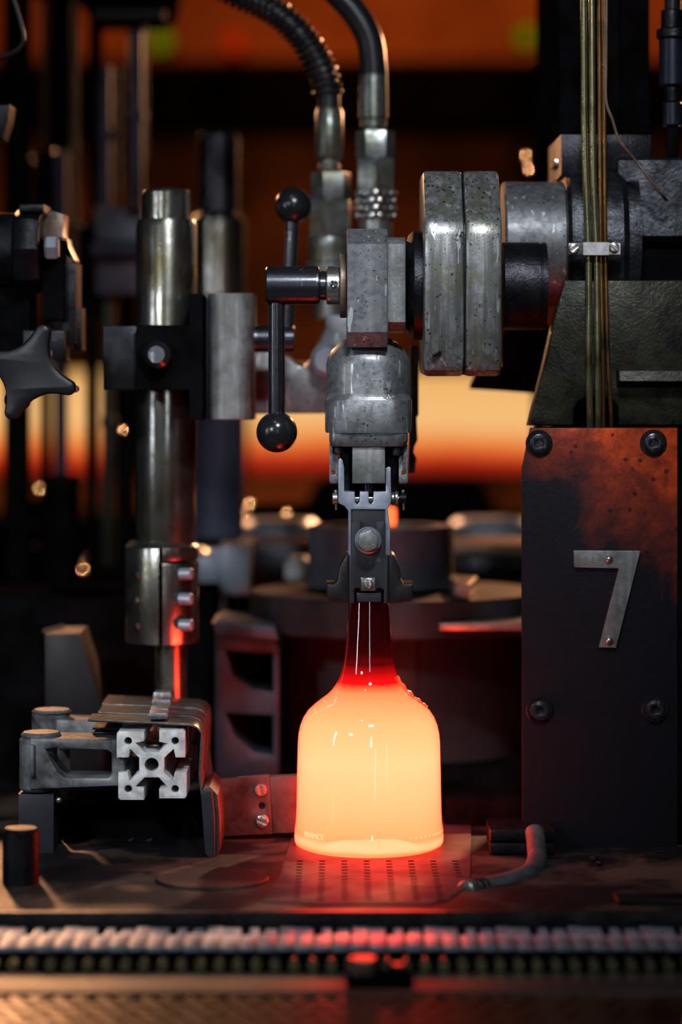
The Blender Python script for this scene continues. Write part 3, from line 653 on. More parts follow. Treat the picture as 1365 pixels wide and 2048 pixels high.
b = newbm(); cyly(b, 655, 720, 34, 0.165, 0.195, 0.004); part('pin', b, 'bg_bright', t)

# background cylinder
Yc = 0.62
t = thing('guide_cylinder', 'blurred stepped steel cylinder standing behind the pale block', 'cylinder', P(438, 1060, Yc))
b = newbm(); cylz(b, 437, 265, 432, 42, Yc, 0.004); part('upper_cylinder', b, 'black_rod', t)
b = newbm(); cylz(b, 437, 430, 600, 55, Yc, 0.005); part('lower_cylinder', b, 'steel', t)
b = newbm(); cylz(b, 437, 590, 1080, 52, Yc, 0.004); part('base_cylinder', b, 'bg_blue', t)

# ================================================================== HOSES
Yh = 0.26
t = thing('ribbed_hose', 'black spiral-wrapped hose curving down from the top left to its fitting', 'hose', P(655, 640, Yh))
pth = [P(*p, Yh+0.0) for p in ((380, -60), (470, -14), (540, 18), (590, 58), (625, 104), (648, 150), (657, 190), (658, 220))]
b = newbm(); tube(b, pth, 22*k(Yh), 18, smooth=8); part('hose_core', b, 'hose', t)
b = newbm(); dp = dense(pth[:7], 24)
helix = []; acc = 0; prev = dp[0]; up = None
for i in range(1, len(dp)):
    seg = dp[i]-dp[i-1]; d = seg.normalized(); n_ = Vector((0, 1, 0)); m_ = d.cross(n_).normalized()
    for s in range(4):
        q = dp[i-1]+seg*s/4; acc += seg.length/4; a = acc/(14.5*k(Yh))*2*PI
        helix.append(q+(m_*math.cos(a)+n_*math.sin(a))*25*k(Yh))
tube(b, helix, 5.6*k(Yh), 8, smooth=0); part('spiral_guard', b, 'hose', t.children[0])
def hexz(bm, px, y0, y1, rpx, Y, rot=0.0):
    kk = k(Y); c = P(px, 0, Y); return plan(bm, circle(c.x, Y, rpx*kk, 6, rot), P(0, y1, Y).z, P(0, y0, Y).z, 0.0012)
b = newbm(); kk = k(Yh); lathe(b, [(20*kk, 0), (23*kk, .001), (23*kk, .003), (20*kk, .005), (20*kk, .009), (26*kk, .0095), (28*kk, .011), (27*kk, .052), (24*kk, .055)], P(659, 340, Yh), (0, 0, 1), 32); part('ferrule', b, 'fitting', t)
b = newbm(); hexz(b, 662, 345, 400, 40, Yh, 0.15); part('swivel_nut', b, 'fitting', t)
b = newbm(); hexz(b, 661, 400, 475, 45, Yh, 0.45); part('adapter_nut', b, 'fitting', t)
b = newbm(); lathe(b, [(46*kk, 0), (46*kk, .008), (40*kk, .010), (40*kk, .022), (42*kk, .028), (38*kk, .034)], P(658, 545, Yh), (0, 0, 1), 32); part('adapter_body', b, 'fitting', t)
b = newbm(); cylz(b, 658, 540, 640, 30, Yh); part('stub_pipe', b, 'fitting', t)
t = thing('smooth_hose', 'smooth black hose curving down to a knurled coupling behind the head', 'hose', P(752, 640, Yh+.02))
Y2 = 0.24
b = newbm(); tube(b, [P(*p, Y2) for p in ((600, -80), (668, -20), (712, 28), (738, 75), (746, 120), (748, 160))], 27*k(Y2), 22, smooth=8); part('hose_core', b, 'hose', t)
b = newbm(); kk = k(Y2); lathe(b, [(17*kk, 0), (17*kk, .006), (26*kk, .0065), (26*kk, .012), (24*kk, .013), (29*kk, .0145), (28*kk, .052), (24*kk, .054)], P(747, 268, Y2), (0, 0, 1), 32); part('ferrule', b, 'fitting', t)
b = newbm(); hexz(b, 751, 262, 318, 39, Y2, 0.02); part('swivel_nut', b, 'fitting', t)
b = newbm(); hexz(b, 752, 318, 385, 41, Y2, 0.52); part('adapter_nut', b, 'fitting', t)
b = newbm(); cylz(b, 752, 385, 440, 37, Y2)
part('coupling_sleeve', b, 'black_rod', t)
b = newbm()
for row, py in enumerate((388, 403, 418, 433)):
    for i in range(12):
        a = (i+0.5*(row % 2))*2*PI/12; c = P(752, py, Y2); lathe(b, [(8*kk, 0), (6*kk, .0022), (0, .0032)], (c.x+36*kk*math.sin(a), Y2-36*kk*math.cos(a), c.z), (math.sin(a), -math.cos(a), 0), 10)
part('knurl_studs', b, 'bright', t)
b = newbm(); cylz(b, 752, 438, 640, 33, Y2); part('coupling_pipe', b, 'fitting', t)

# ================================================================== LEFT FRONT: valve, knob
t = thing('star_knob', 'matte black four-lobed star handwheel at the left edge', 'knob', P(54, 845, 0.0))
cx, cy = 54, 744; pts = []
for q in range(4):
    th = math.radians(69-90*q)
    u = (math.cos(th), -math.sin(th)); v = (-u[1], u[0])          # pixel space (row down)
    R, hw = 86, 16
    w1 = (R*0.30, 40)
    # down one flank, round the tip
    ths = math.radians(69-90*q+45); uw = (math.cos(ths), -math.sin(ths))
    W = (cx+uw[0]*54, cy+uw[1]*54)
    A = (cx+u[0]*R-v[0]*hw, cy+u[1]*R-v[1]*hw)
    B = (cx+u[0]*R+v[0]*hw, cy+u[1]*R+v[1]*hw)
    pts.append(W)
    C = (cx+u[0]*52-v[0]*22, cy+u[1]*52-v[1]*22)
    for s in (0.33, 0.66, 1.0): pts.append(((1-s)**2*W[0]+2*s*(1-s)*C[0]+s*s*A[0], (1-s)**2*W[1]+2*s*(1-s)*C[1]+s*s*A[1]))
    for i in range(1, 8):
        a = PI*i/8; pts.append((cx+u[0]*(R+hw*math.sin(a))-v[0]*hw*math.cos(a), cy+u[1]*(R+hw*math.sin(a))-v[1]*hw*math.cos(a)))
    C = (cx+u[0]*52+v[0]*22, cy+u[1]*52+v[1]*22)
    ths = math.radians(69-90*q-45); uw = (math.cos(ths), -math.sin(ths)); W2 = (cx+uw[0]*54, cy+uw[1]*54)
    for s in (0, 0.33, 0.66): pts.append(((1-s)**2*B[0]+2*s*(1-s)*C[0]+s*s*W2[0], (1-s)**2*B[1]+2*s*(1-s)*C[1]+s*s*W2[1]))
M['star'] = metal('satin_black_plastic', (0.011, 0.011, 0.012), (0.007, 0.007, 0.008), 0.0, 0.36, 60, 0.12, 1200, spec=0.3)
b = newbm(); front(b, pts, 0.0, 0.016, 0.0045); part('handwheel', b, 'star', t)
b = newbm(); cyly(b, 30, 800, 22, 0.012, 0.05); part('hub', b, 'sooty', t)
b = newbm(); cyly(b, cx, cy, 24, 0.010, 0.06); part('spindle_cap', b, 'star', t)

Yv = 0.10
t = thing('valve_body', 'greasy black valve body with hex nut and stepped flanges at left edge', 'valve', P(60, 700, Yv))
b = newbm(); cylx(b, -60, 36, 500, 74, Yv, 0.002); part('barrel', b, 'black', t)
b = newbm(); kk = k(Yv); c = P(34, 502, Yv); lathe(b, [(80*kk, 0), (86*kk, 0.004), (86*kk, 0.016), (80*kk, 0.021)], c, (1, 0.0, 0), 8); part('hex_flange', b, 'black', t)
b = newbm(); box(b, 38, 88, 408, 424, Yv-0.02, Yv+0.03, 0.002); part('lug', b, 'black', t)
b = newbm(); front(b, [(84, 440), (100, 420), (128, 428), (126, 470), (150, 520), (128, 540), (128, 480), (84, 480)], Yv+0.01, Yv+0.05, 0.002); part('cover_edge', b, 'tan', t)
b = newbm(); cylx(b, 90, 118, 496, 25, Yv-0.02, 0.002, 6); part('bolt', b, 'bg_bright', t)
b = newbm(); box(b, 84, 128, 480, 640, Yv-0.01, Yv+0.03, 0.002); part('cover', b, 'sooty', t)
b = newbm(); box(b, 122, 152, 525, 690, Yv+0.0, Yv+0.05, 0.002); part('flange', b, 'black', t)
b = newbm(); box(b, 148, 162, 615, 700, Yv+0.01, Yv+0.05, 0.002); part('flange', b, 'black', t)
b = newbm(); box(b, 45, 128, 660, 720, Yv-0.03, Yv+0.02, 0.002); part('lower_lug', b, 'black', t)
b = newbm(); box(b, -60, 60, 560, 700, Yv+0.0, Yv+0.05, 0.002); part('rear_housing', b, 'sooty', t)
for px, py in ((100, 706), (140, 770), (152, 778)):
    b = newbm(); ball(b, px, py, 7, Yv-0.03 if px < 120 else 0.03, 12); part('grub_screw', b, 'bright', t)
t = thing('hanging_loop', 'black cable loop hanging at the top left corner', 'cable', P(20, 115, 0.12))
b = newbm(); tube(b, [P(*p, 0.12) for p in ((14, -40), (34, 20), (46, 66), (44, 88), (28, 103), (-10, 118), (-60, 120))], 5*S, 12); part('cable', b, 'hose', t)
b = newbm(); front(b, [(-60, 208), (20, 208), (16, 240), (4, 276), (-60, 290)], 0.12, 0.16, 0.002); part('cable_socket', b, 'black', t)

# ================================================================== LOWER LEFT: pusher
Yx = -0.036
t = thing('extrusion_profile', 'pale aluminium slotted extrusion with four corner bores seen end-on', 'profile', P(303, 1602, Yx))
c0 = P(303.5, 1530, Yx); u_ = k(Yx)
q = [(18, 68), (62, 68), (66, 64), (66, 22), (46, 22), (46, 36), (21, 11), (21, -11)]
quad = [(18, 66), (18, 48), (36, 48), (11, 22)]
ring = []
base = [(17, 69), (62, 69), (66, 66), (66, 17), (47, 17), (47, 37), (24, 13)]
base2 = [(13, 24), (37, 47), (17, 47)]
one = base2[::-1][::-1]
seq = [(24, 13)][:0]+[(13, 24), (37, 47), (17, 47), (17, 69), (63, 69), (66, 66), (66, 17), (47, 17), (47, 37), (24, 13)]
for kx in range(4):
    ca, sa = [(1, 0), (0, -1), (-1, 0), (0, 1)][kx]
    for x, y in seq: ring.append((c0.x+(x*ca-y*sa)*u_, c0.z+(x*sa+y*ca)*u_))
loops = [ring, circle(c0.x, c0.z, 14*u_, 24)]+[circle(c0.x+sx*47*u_, c0.z+sy*(48)*u_, 7.5*u_, 16) for sx in (1, -1) for sy in (1, -1)]
# widen the corner blocks so that the bores sit in metal
seq = [(13, 24), (33, 44), (17, 50), (17, 69), (63, 69), (66, 66), (66, 17), (50, 17), (44, 33), (24, 13)]
seq = [(14, 25), (32, 43), (15, 46), (15, 70), (63, 70), (67, 66), (67, 15), (48, 15), (44, 32), (25, 14)]
ring = []
for kx in range(4):
    ca, sa = [(1, 0), (0, -1), (-1, 0), (0, 1)][kx]
    for x, y in seq: ring.append((c0.x+(x*ca-y*sa)*u_, c0.z+(x*sa+y*ca)*u_))
loops[0] = ring
b = newbm(); prism_raw(b, loops, Yx, 0.12, 0.0004, lambda x, y, z, m: Vector((x, m-z, y))); part('profile', b, 'alu', t)
b = newbm(); box(b, 288, 320, 1488, 1505, 0.0, 0.03, 0.002); part('slot_nut', b, 'brass_tube', t)
t = thing('cast_link_arm', 'dusty cast arm with a rectangular window joined to the extrusion', 'arm', P(130, 1585, -0.02))
b = newbm(); kk = k(-0.03)
front(b, [[(60, 1476), (250, 1480), (250, 1572), (60, 1580)], [(92, 1499), (105, 1497), (215, 1501), (223, 1507), (223, 1550), (216, 1556), (130, 1555), (116, 1545)]], -0.030, 0.01, 0.0022); part('arm', b, 'alu_dark', t)
b = newbm(); cylz(b, 77, 1473, 1580, 38, -0.012, 0.002); part('boss', b, 'alu_dark', t)
b = newbm(); cylz(b, 82, 1463, 1475, 40, -0.012, 0.0018); part('boss_cap', b, 'cast', t)
b = newbm(); box(b, 60, 68, 1490, 1555, -0.034, -0.028, 0.001); part('rib', b, 'alu_dark', t)
t = thing('rear_link_arm', 'second dusty cast arm just behind the windowed one', 'arm', P(110, 1470, 0.05))
b = newbm(); cylz(b, 102, 1424, 1560, 38, 0.06, 0.002); part('boss', b, 'alu_dark', t)
b = newbm(); cylz(b, 104, 1418, 1427, 40, 0.06, 0.002); part('boss_cap', b, 'cast', t)
b = newbm(); front(b, [(110, 1438), (250, 1442), (250, 1500), (110, 1500)], 0.045, 0.08, 0.003); part('arm', b, 'alu_dark', t)
b = newbm()
for i in range(3): box(b, 185, 262, 1455+i*9, 1460+i*9, -0.005, 0.04, 0.0005)
part('shim', b, 'black', t)
t = thing('pivot_stand', 'dark square stand block under the cast arm boss', 'stand', P(75, 1715, -0.0))
b = newbm(); box(b, 36, 108, 1588, 1712, -0.024, 0.03, 0.0015); part('block', b, 'charcoal', t)
b = newbm(); ball(b, 118, 1600, 7, -0.02, 12); part('grub_screw', b, 'bright', t)
b = newbm(); cylz(b, 42, 1655, 1806, 37, -0.15, 0.002); 
o = solo('steel_peg', b, 'black', 'short upright dark steel peg at the lower left corner of the deck', 'peg')
t = thing('pusher_cover', 'bent sheet steel cover strips over the extrusion, red-lit on the right side', 'cover', P(330, 1700, 0))
def strip(Y0, Y1, dz, x0):
    b = newbm()
    up = [(x0, 1438-dz), (300, 1443-dz), (380, 1447-dz), (394, 1452-dz), (402, 1462-dz), (406, 1480), (402, 1550), (408, 1600), (415, 1640), (418, 1690)]
    low = [(p[0]-(5 if i > 4 else 0), p[1]+(5 if i < 5 else 0)) for i, p in enumerate(up)]
    front(b, up+low[::-1], Y0, Y1, 0.0005, scaleY=-0.03); part('cover_strip', b, 'sheet', t)
strip(-0.031, 0.006, 0, 176); strip(0.007, 0.055, 3, 187); strip(0.056, 0.115, 5, 184)
for i, (px, Y) in enumerate(((318, -0.020), (320, 0.000), (324, 0.03), (326, 0.07))):
    zt = EYE+(HOR-1438)*k(-0.03)+0.002*(i > 1)
    b = newbm(); c = P(px, 0, Y); wbox(b, c.x-0.0075, c.x+0.0075, Y-0.009, Y+0.009, zt-0.001, zt+0.005+0.0012*i, 0.002); part('clip_nut', b, 'cast', t)
t = thing('carbon_pad', 'upright dark carbon pad hanging at the right end of the sheet cover', 'pad', P(425, 1716, 0))
b = newbm(); front(b, [(402, 1592), (406, 1580), (424, 1582), (430, 1640), (430, 1712), (420, 1718), (410, 1708)], -0.042, 0.01, 0.0012, ); part('pad', b, 'charcoal', t)
b = newbm(); front(b, [(408, 1578), (420, 1572), (436, 1590), (441, 1640), (441, 1700), (434, 1712), (428, 1712), (428, 1650)], -0.036, 0.04, 0.0012); part('backing', b, 'bronze', t)
b = newbm(); box(b, 120, 398, 1610, 1714, 0.04, 0.12, 0.003)
t = solo('low_block', b, 'sooty', 'low black base block in the shadow under the extrusion', 'base')
b = newbm(); box(b, 890, 1095, 1598, 1653, 0.10, 0.2, 0.003)
solo('deck_dark_block', b, 'sooty', 'added low black block hiding the lit deck between the mould carrier and the number plate', 'block')  # added to cover deck that the back light makes too bright
t = thing('cam_shoe', 'small dark block with two ribs in the shadow below the extrusion', 'block', P(270, 1712, 0.0))
for x0 in (244, 282):
    b = newbm(); front(b, [(x0, 1702), (x0+12, 1682), (x0+22, 1678), (x0+12, 1704)], 0.03, 0.038, 0.001); part('rib', b, 'deadplate', t)
b = newbm(); box(b, 236, 312, 1703, 1716, 0.01, 0.039, 0.001); part('shoe', b, 'sooty', t)

# screwed bracket between pusher and bottle
t = thing('screwed_bracket', 'heat-stained bracket plate with two slotted screws left of the bottle', 'bracket', P(500, 1680, 0.04))
Yb = 0.035
b = newbm(); front(b, [[(416, 1560), (538, 1550), (546, 1668), (424, 1674)], circle(524, 1612, 7, 14)], Yb, Yb+0.006, 0.0006); part('end_plate', b, 'bronze', t)
b = newbm(); cyly(b, 524, 1612, 10, Yb+0.003, Yb+0.006); part('hole_plug', b, 'black', t)
b = newbm(); front(b, [(539, 1554), (640, 1549), (640, 1664), (547, 1667)], Yb+0.001, Yb+0.012, 0.0006); part('long_plate', b, 'bronze', t)
b = newbm(); front(b, [(450, 1570), (600, 1570), (600, 1716), (450, 1716)], Yb+0.02, Yb+0.04, 0.0006); part('rear_plate', b, 'sooty', t)
slot_screw(t, 522, 1580, Yb, 12, 100, 'tan'); slot_screw(t, 525, 1642, Yb, 12.5, 160, 'bright')
b = newbm(); lathe(b, [(0.042, 0), (0.042, 0.0018), (0.0415, 0.0022)], (P(425, 0, deckY(1762)).x, deckY(1760), 0.0), (0, 0, 1), 60)
solo('round_cover', b, 'deck', 'thin round cover disc lying on the deck left of the bottle', 'disc')
t = thing('guard_plate', 'dark upright guard with a sloping right edge behind the link arms', 'guard', P(140, 1500, 0.2))
b = newbm(); front(b, [(90, 1268), (160, 1266), (208, 1420), (208, 1560), (90, 1560)], 0.19, 0.26, 0.002); part('plate', b, 'charcoal_dark', t)
b = newbm(); front(b, [(90, 1566), (208, 1566), (208, 1660), (90, 1660)], 0.2, 0.25, 0.002); part('foot', b, 'sooty', t)
b = newbm(); tube(b, [P(88, 1262, 0.2), P(126, 1252, 0.22)], 0.002, 8, smooth=0); part('top_clip', b, 'tan', t)

# ================================================================== RIGHT FRONT: hose on deck
t = thing('deck_nozzle', 'wet black two-layer block at the foot of the column', 'block', P(1045, 1700, 0))
Yn = -0.035
b = newbm(); box(b, 981, 1110, 1659, 1682, Yn, 0.02, 0.001); part('upper_block', b, 'black', t)
b = newbm(); box(b, 981, 1110, 1686, 1708, Yn, 0.02, 0.001); part('lower_block', b, 'black', t)
b = newbm(); box(b, 1012, 1110, 1709, 1732, Yn+0.003, 0.02, 0.001); part('foot', b, 'sooty', t)
t = thing('rubber_elbow_hose', 'short grey rubber hose curving over the deck right of the bottle', 'hose', P(1000, 1790, -0.1))
b = newbm(); hp = [(P(1070, 1664, -0.04)), P(1073, 1690, -0.055), P(1074, 1722, -0.075), P(1058, 1748, -0.11), P(1018, 1764, -0.14), P(978, 1774, -0.155), P(962, 1777, -0.16)]
tube(b, hp, 19*S, 20, smooth=8); part('hose', b, 'grey_hose', t)
b = newbm(); a0 = P(968, 1776, -0.158); a1 = P(945, 1780, -0.168); lathe(b, [(0.0072, 0), (0.0084, .001), (0.0084, .004), (0.0072, .005), (0.0072, .0065), (0.0084, .0075), (0.0084, .0105), (.007, .0115)], a0, a1-a0, 24); part('band', b, 'hose', t)
b = newbm(); a0 = P(946, 1780, -0.166); a1 = P(924, 1784, -0.176); lathe(b, cylprof(0.0078, 0.0095, 0.001), a0, a1-a0, 24); part('end_cap', b, 'fitting', t)
for i, (px, py) in enumerate(((1188, 1722), (1200, 1732))):
    b = newbm(); Y = deckY(py); cylz(b, px, py-10, py-1, 9-i, Y, 0.0008, 6 if i else 24); solo('deck_bolt', b, 'black_rod' if not i else 'black', ('small round bolt head' if not i else 'small black hex nut')+' on the deck at the foot of the number plate', 'bolt')
b = newbm(); Y = deckY(1800); wbox(b, P(1230, 0, Y).x, P(1420, 0, Y).x, Y-0.02, Y+0.006, 0.0, 0.004, 0.0008); solo('deck_strip', b, 'black', 'thin black strip lying on the deck edge at right', 'strip')

# ================================================================== FRONT: conveyor, rail, apron
DY0 = deckY(1823)
t = thing('link_conveyor', 'blurred steel link conveyor belt running across the front of the deck', 'conveyor', (0, -0.3, -0.03))
me = None; link0 = None
pitch = 0.0125; n = 52; XW = pitch
def joinx(i): return (i-n/2)*pitch
kinds = []
for v in range(4):
    b = newbm(); x0 = 0
    wbox(b, -pitch*0.46, pitch*0.46, -0.338, -0.303, -0.0105+0.0004*(v % 2), -0.0065+0.0005*(v % 3), 0.0012)
    wbox(b, -pitch*0.30+0.002*v-0.003, pitch*0.46, -0.299, -0.272, -0.013, -0.0085+0.0007*((v+1) % 3), 0.0010)
    kinds.append(b)
lm = []
for b in kinds:
    me = bpy.data.meshes.new('belt_link'); b.to_mesh(me); b.free(); me.shade_smooth(); me.set_sharp_from_angle(angle=0.55); me.materials.append(M['link']); lm.append(me)
tl = t.location
for i in range(n):
    o = bpy.data.objects.new('belt_link', lm[(i*7) % 4]); col.objects.link(o); o.parent = t
    o.location = (joinx(i)-tl.x, -tl.y, -tl.z); 
b = newbm(); tube(b, [(0, -0.339, -0.0165), (0, -0.3535, -0.0165)], 0.0036, 12, smooth=0)
rm = bpy.data.meshes.new('roller_pin'); b.to_mesh(rm); b.free(); rm.shade_smooth(); rm.set_sharp_from_angle(angle=0.55); rm.materials.append(M['brass_tube'])
for i in range(n):
    o = bpy.data.objects.new('roller_pin', rm); col.objects.link(o); o.parent = t; o.location = (joinx(i)+0.006-tl.x, -tl.y, -tl.z)
b = newbm(); wbox(b, -0.34, 0.34, -0.345, -0.27, -0.03, -0.0225, 0.001); part('slide_bed', b, 'sooty', t)
b = newbm(); wbox(b, -0.34, 0.34, -0.350, -0.346, -0.029, -0.0215, 0.0006); part('side_bar', b, 'sooty', t)
b = newbm(); wbox(b, -0.45, 0.45, DY0-0.006, DY0-0.0005, -0.02, 0.001, 0.001); struct('trim_3', b, 'black')
b = newbm(); wbox(b, -0.6, 0.6, -0.412, -0.357, -0.040, -0.020, 0.0015); o = solo('front_rail', b, 'rail', 'blurred flat grey steel rail along the front below the conveyor', 'rail')
t = thing('tread_apron', 'wet brown sloping tread plate along the bottom edge', 'plate', (0, -0.43, -0.10))
b = newbm(); side(b, [(-0.413, HOR), (-0.413, HOR)], 0, 1) if False else None
prism_raw(b, [[(-0.4135, -0.022), (-0.52, -0.035), (-0.52, -0.045), (-0.4135, -0.035)]], -0.6, 0.6, 0.0005, lambda x, y, z, m: Vector((m+z, x, y))); part('sloped_sheet', b, 'apron', t)
b = newbm()
sl = Vector((0, -0.1065, -0.013)).normalized(); nn = Vector((0, -0.013, 0.1065)).normalized()
for r_ in range(5):
    for i in range(44):
        c = Vector((-0.3+i*0.014+(r_ % 2)*0.007, -0.4135, -0.022))+sl*(0.008+r_*0.012)
        d = (Vector((1, 0, 0))*math.cos(0.7*(1 if (i+r_) % 2 else -1))+sl*math.sin(0.7*(1 if (i+r_) % 2 else -1)))
        tube(b, [c-d*0.005, c-d*0.0025+nn*0.0006, c+d*0.0025+nn*0.0006, c+d*0.005], 0.0010, 6, smooth=0)
part('tread_bars', b, 'apron', t, kind='stuff')
t = thing('rail_bolt', 'blurred dark square-headed bolt on the front rail near the middle', 'bolt', (P(735, 0, -0.38).x, -0.39, -0.02))
xx = P(735, 0, -0.38).x
b = newbm(); wbox(b, xx-0.014, xx+0.030, -0.405, -0.375, -0.020, -0.014, 0.002); part('base_lug', b, 'sooty', t)
b = newbm(); lathe(b, cylprof(0.011, 0.011, 0.002), (xx-0.003, -0.39, -0.014), (0, 0, 1), 6); part('bolt_head', b, 'tan', t)
b = newbm(); lathe(b, cylprof(0.006, 0.007, 0.002), (xx+0.02, -0.39, -0.014), (0, 0, 1), 12); part('stud', b, 'black', t)

# ================================================================== MOULD MACHINE BEHIND
Ym = 0.36
t = thing('mould_hub', 'blurred blue-grey round hub on a broad disc behind the tongs', 'mould hub', P(770, 1262, Ym))
b = newbm(); kk = k(Ym); c = P(763, 1170, Ym)
lathe(b, [(152*kk, 0), (148*kk, 0.004), (146*kk, 0.008), (145*kk, 0.054), (143*kk, 0.056), (110*kk, 0.056), (108*kk, .050), (0, .05)], (c.x, Ym, c.z), (0, 0, 1), 64); part('hub_ring', b, 'mold', t)
b = newbm(); c = P(790, 1255, Ym)
lathe(b, [(285*kk, 0), (292*kk, 0.003), (292*kk, 0.032), (288*kk, 0.035), (150*kk, 0.036)], (c.x, Ym, c.z), (0, 0, 1), 72); part('base_disc', b, 'mold_dark', t)
b = newbm(); wedge = [(c.x+190*kk, Ym-0.055), (c.x+250*kk, Ym-0.04), (c.x+180*kk, Ym+0.02)]
plan(b, [(P(905, 0, .3).x, 0.25), (P(935, 0, .3).x, 0.24), (P(960, 0, .3).x, 0.33), (P(900, 0, .3).x, 0.36)], c.z+0.036, c.z+0.050, 0.003); part('gusset', b, 'tan', t)
b = newbm(); c2 = P(796, 1037, 0.33); loft(b, 796, 0.34, [(1052, 11, .006, .005), (1047, 13, .007, .006), (1022, 13, .007, .006), (1014, 10, .005, .004)]); 
solo('glass_gob', b, 'gob', 'small glowing orange-red piece of hot glass on the hub behind the tongs', 'glass')

t = thing('mould_carrier', 'dark blurred mould carrier with ribbed windows below the broad disc', 'mould carrier', P(760, 1565, 0.42))
Yq = 0.45; kk = k(Yq)
cx_ = P(800, 0, Yq).x
def arcpiece(a0, a1, r, ri, y0, y1, mat, nm, bev=0.002):
    b = newbm(); n = 14
    pts = [(cx_+r*math.sin(a0+(a1-a0)*i/n), Yq-r*math.cos(a0+(a1-a0)*i/n)) for i in range(n+1)]+[(cx_+ri*math.sin(a1+(a0-a1)*i/n), Yq-ri*math.cos(a1+(a0-a1)*i/n)) for i in range(n+1)]
    Yr = Yq-r*0.8
    plan(b, pts, P(0, y1, Yr).z, P(0, y0, Yr).z, bev); part(nm, b, mat, t)
R1 = 262*kk
arcpiece(-1.5, 1.5, R1*0.93, R1*0.6, 1262, 1552, 'mold_dark', 'core', 0.001)
for a0, a1 in ((-0.98, -0.43), (-0.42, 0.10), (0.11, 0.62), (0.63, 1.2)): arcpiece(a0, a1, R1, R1*0.9, 1268, 1556, 'mold_dark', 'mould_segment')
b = newbm(); front(b, [[(428, 1252), (548, 1262), (560, 1300), (560, 1560), (430, 1560)], [(452, 1303), (545, 1310), (545, 1384), (505, 1376), (468, 1350)], [(452, 1428), (545, 1432), (545, 1510), (510, 1504), (470, 1470)]], 0.27, 0.33, 0.003); part('ribbed_window', b, 'window_iron', t)
b = newbm(); front(b, [(424, 1246), (440, 1240), (550, 1252), (560, 1282), (430, 1274)], 0.25, 0.35, 0.003); part('rim', b, 'window_iron', t)
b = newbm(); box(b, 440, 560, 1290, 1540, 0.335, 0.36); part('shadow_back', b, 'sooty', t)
b = newbm(); box(b, 452, 1120, 1535, 1668, 0.30, 0.55, 0.003); part('shade_block', b, 'sooty', t)  # added black block, keeps the deck below the carrier dark
b = newbm(); box(b, 880, 1100, 1246, 1262, 0.22, 0.40, 0.002); part('rim', b, 'tan', t)

t = thing('hub_bridge', 'long dark blurred bar behind the hub with polished ends', 'bar', P(740, 1170, 0.6))
b = newbm(); box(b, 470, 640, 1085, 1180, 0.58, 0.68, 0.006); part('bar', b, 'black_rod', t)
b = newbm(); box(b, 890, 1100, 1108, 1170, 0.58, 0.68, 0.006); part('bar', b, 'black_rod', t)
b = newbm(); box(b, 895, 1100, 1088, 1112, 0.57, 0.7, 0.004); part('top_strip', b, 'tan', t)
b = newbm(); cylz(b, 595, 1112, 1162, 26, 0.5, 0.004); part('end_block', b, 'alu', t)
t = thing('curved_linkage', 'pale blue-grey blurred curved arms on either side of the hub', 'arm', P(760, 1100, 0.75))
b = newbm(); cylz(b, 560, 1038, 1105, 78, 0.80, 0.006); part('arm_head', b, 'bg_bright', t)
b = newbm(); cylz(b, 985, 1036, 1095, 85, 0.84, 0.006); part('arm_head', b, 'bg_bright', t)
b = newbm(); box(b, 440, 500, 1090, 1190, 0.50, 0.57, 0.004); part('arm_leg', b, 'bg_bright', t)
b = newbm(); front(b, [(640, 962), (960, 962), (1010, 1040), (590, 1040)], 1.32, 1.5, 0.001); 
solo('blow_head', b, 'sooty', 'black trapezoid machine cover silhouetted in front of the furnace glow', 'cover')
t = thing('rear_table', 'dark blurred machine table in front of the furnace', 'table', P(750, 1060, 1.4))
b = newbm(); box(b, -150, 1250, 1041, 1075, 1.3, 1.6, 0.01); part('top', b, 'sooty', t)
b = newbm(); box(b, -150, 1250, 1072, 1700, 1.35, 1.55, 0.01); part('apron', b, 'sooty', t)

# polished studs shaped and tilted to throw glints of the warm light at the camera
def nutrow(label, nm, x0, x1, y0, y1, Y, dots, r=9, mat='sooty'):
    t = thing(nm, label, 'bracket', P((x0+x1)/2, y1, Y))
    b = newbm(); box(b, x0, x1, y0, y1, Y, Y+0.05, 0.003); part('bar', b, mat, t)
    b = newbm(); wbox(b, P((x0+x1)/2-9, 0, Y).x, P((x0+x1)/2+9, 0, Y).x, Y+0.01, Y+0.04, 0.0, P(0, y1, Y).z+0.002, 0.002); part('post', b, mat, t)
    for i, (px, py) in enumerate(dots):
        c = P(px, py, Y-0.012); L = Vector((0.85, 2.4, 1.12)) if (px < 500 or i % 2) else Vector((-0.85, 2.3, 1.12))
        hv = ((L-c).normalized()+(camo.location-c).normalized()).normalized(); kk = k(Y); Rc = 26*kk; rr = r*kk; n_ = 6
        h0 = Rc-math.sqrt(Rc*Rc-rr*rr)
        pr = [(rr*0.9, -0.004), (rr, -0.003), (rr, 0)]+[(rr*(1-j/n_), math.sqrt(Rc*Rc-(rr*(1-j/n_))**2)-(Rc-h0)) for j in range(1, n_+1)]
        b = newbm(); lathe(b, pr, c, hv, 20); part('glint_stud', b, 'chrome', t)
M['chrome'] = metal('polished_steel', (0.9, 0.85, 0.8), (0.7, 0.65, 0.6), 1.0, 0.12, 10, 0, 10, rvar=0.03)
nutrow('dark blurred bracket with polished studs, low left of the pillar', 'stud_bracket', 150, 245, 1142, 1160, 0.95, [(165, 1138), (187, 1138), (168, 1165), (188, 1163), (171, 1116)])
nutrow('dark blurred upright with polished studs at the far left, waist high', 'stud_bracket', 56, 108, 1000, 1220, 0.95, [(93, 1012), (70, 1042), (95, 1042), (65, 1087), (78, 1087), (97, 1145), (75, 1193), (97, 1197), (78, 977)])
nutrow('dark blurred upright with polished studs above the valve body', 'stud_bracket', 62, 112, 300, 470, 0.85, [(74, 325), (88, 341), (92, 392), (95, 420)])
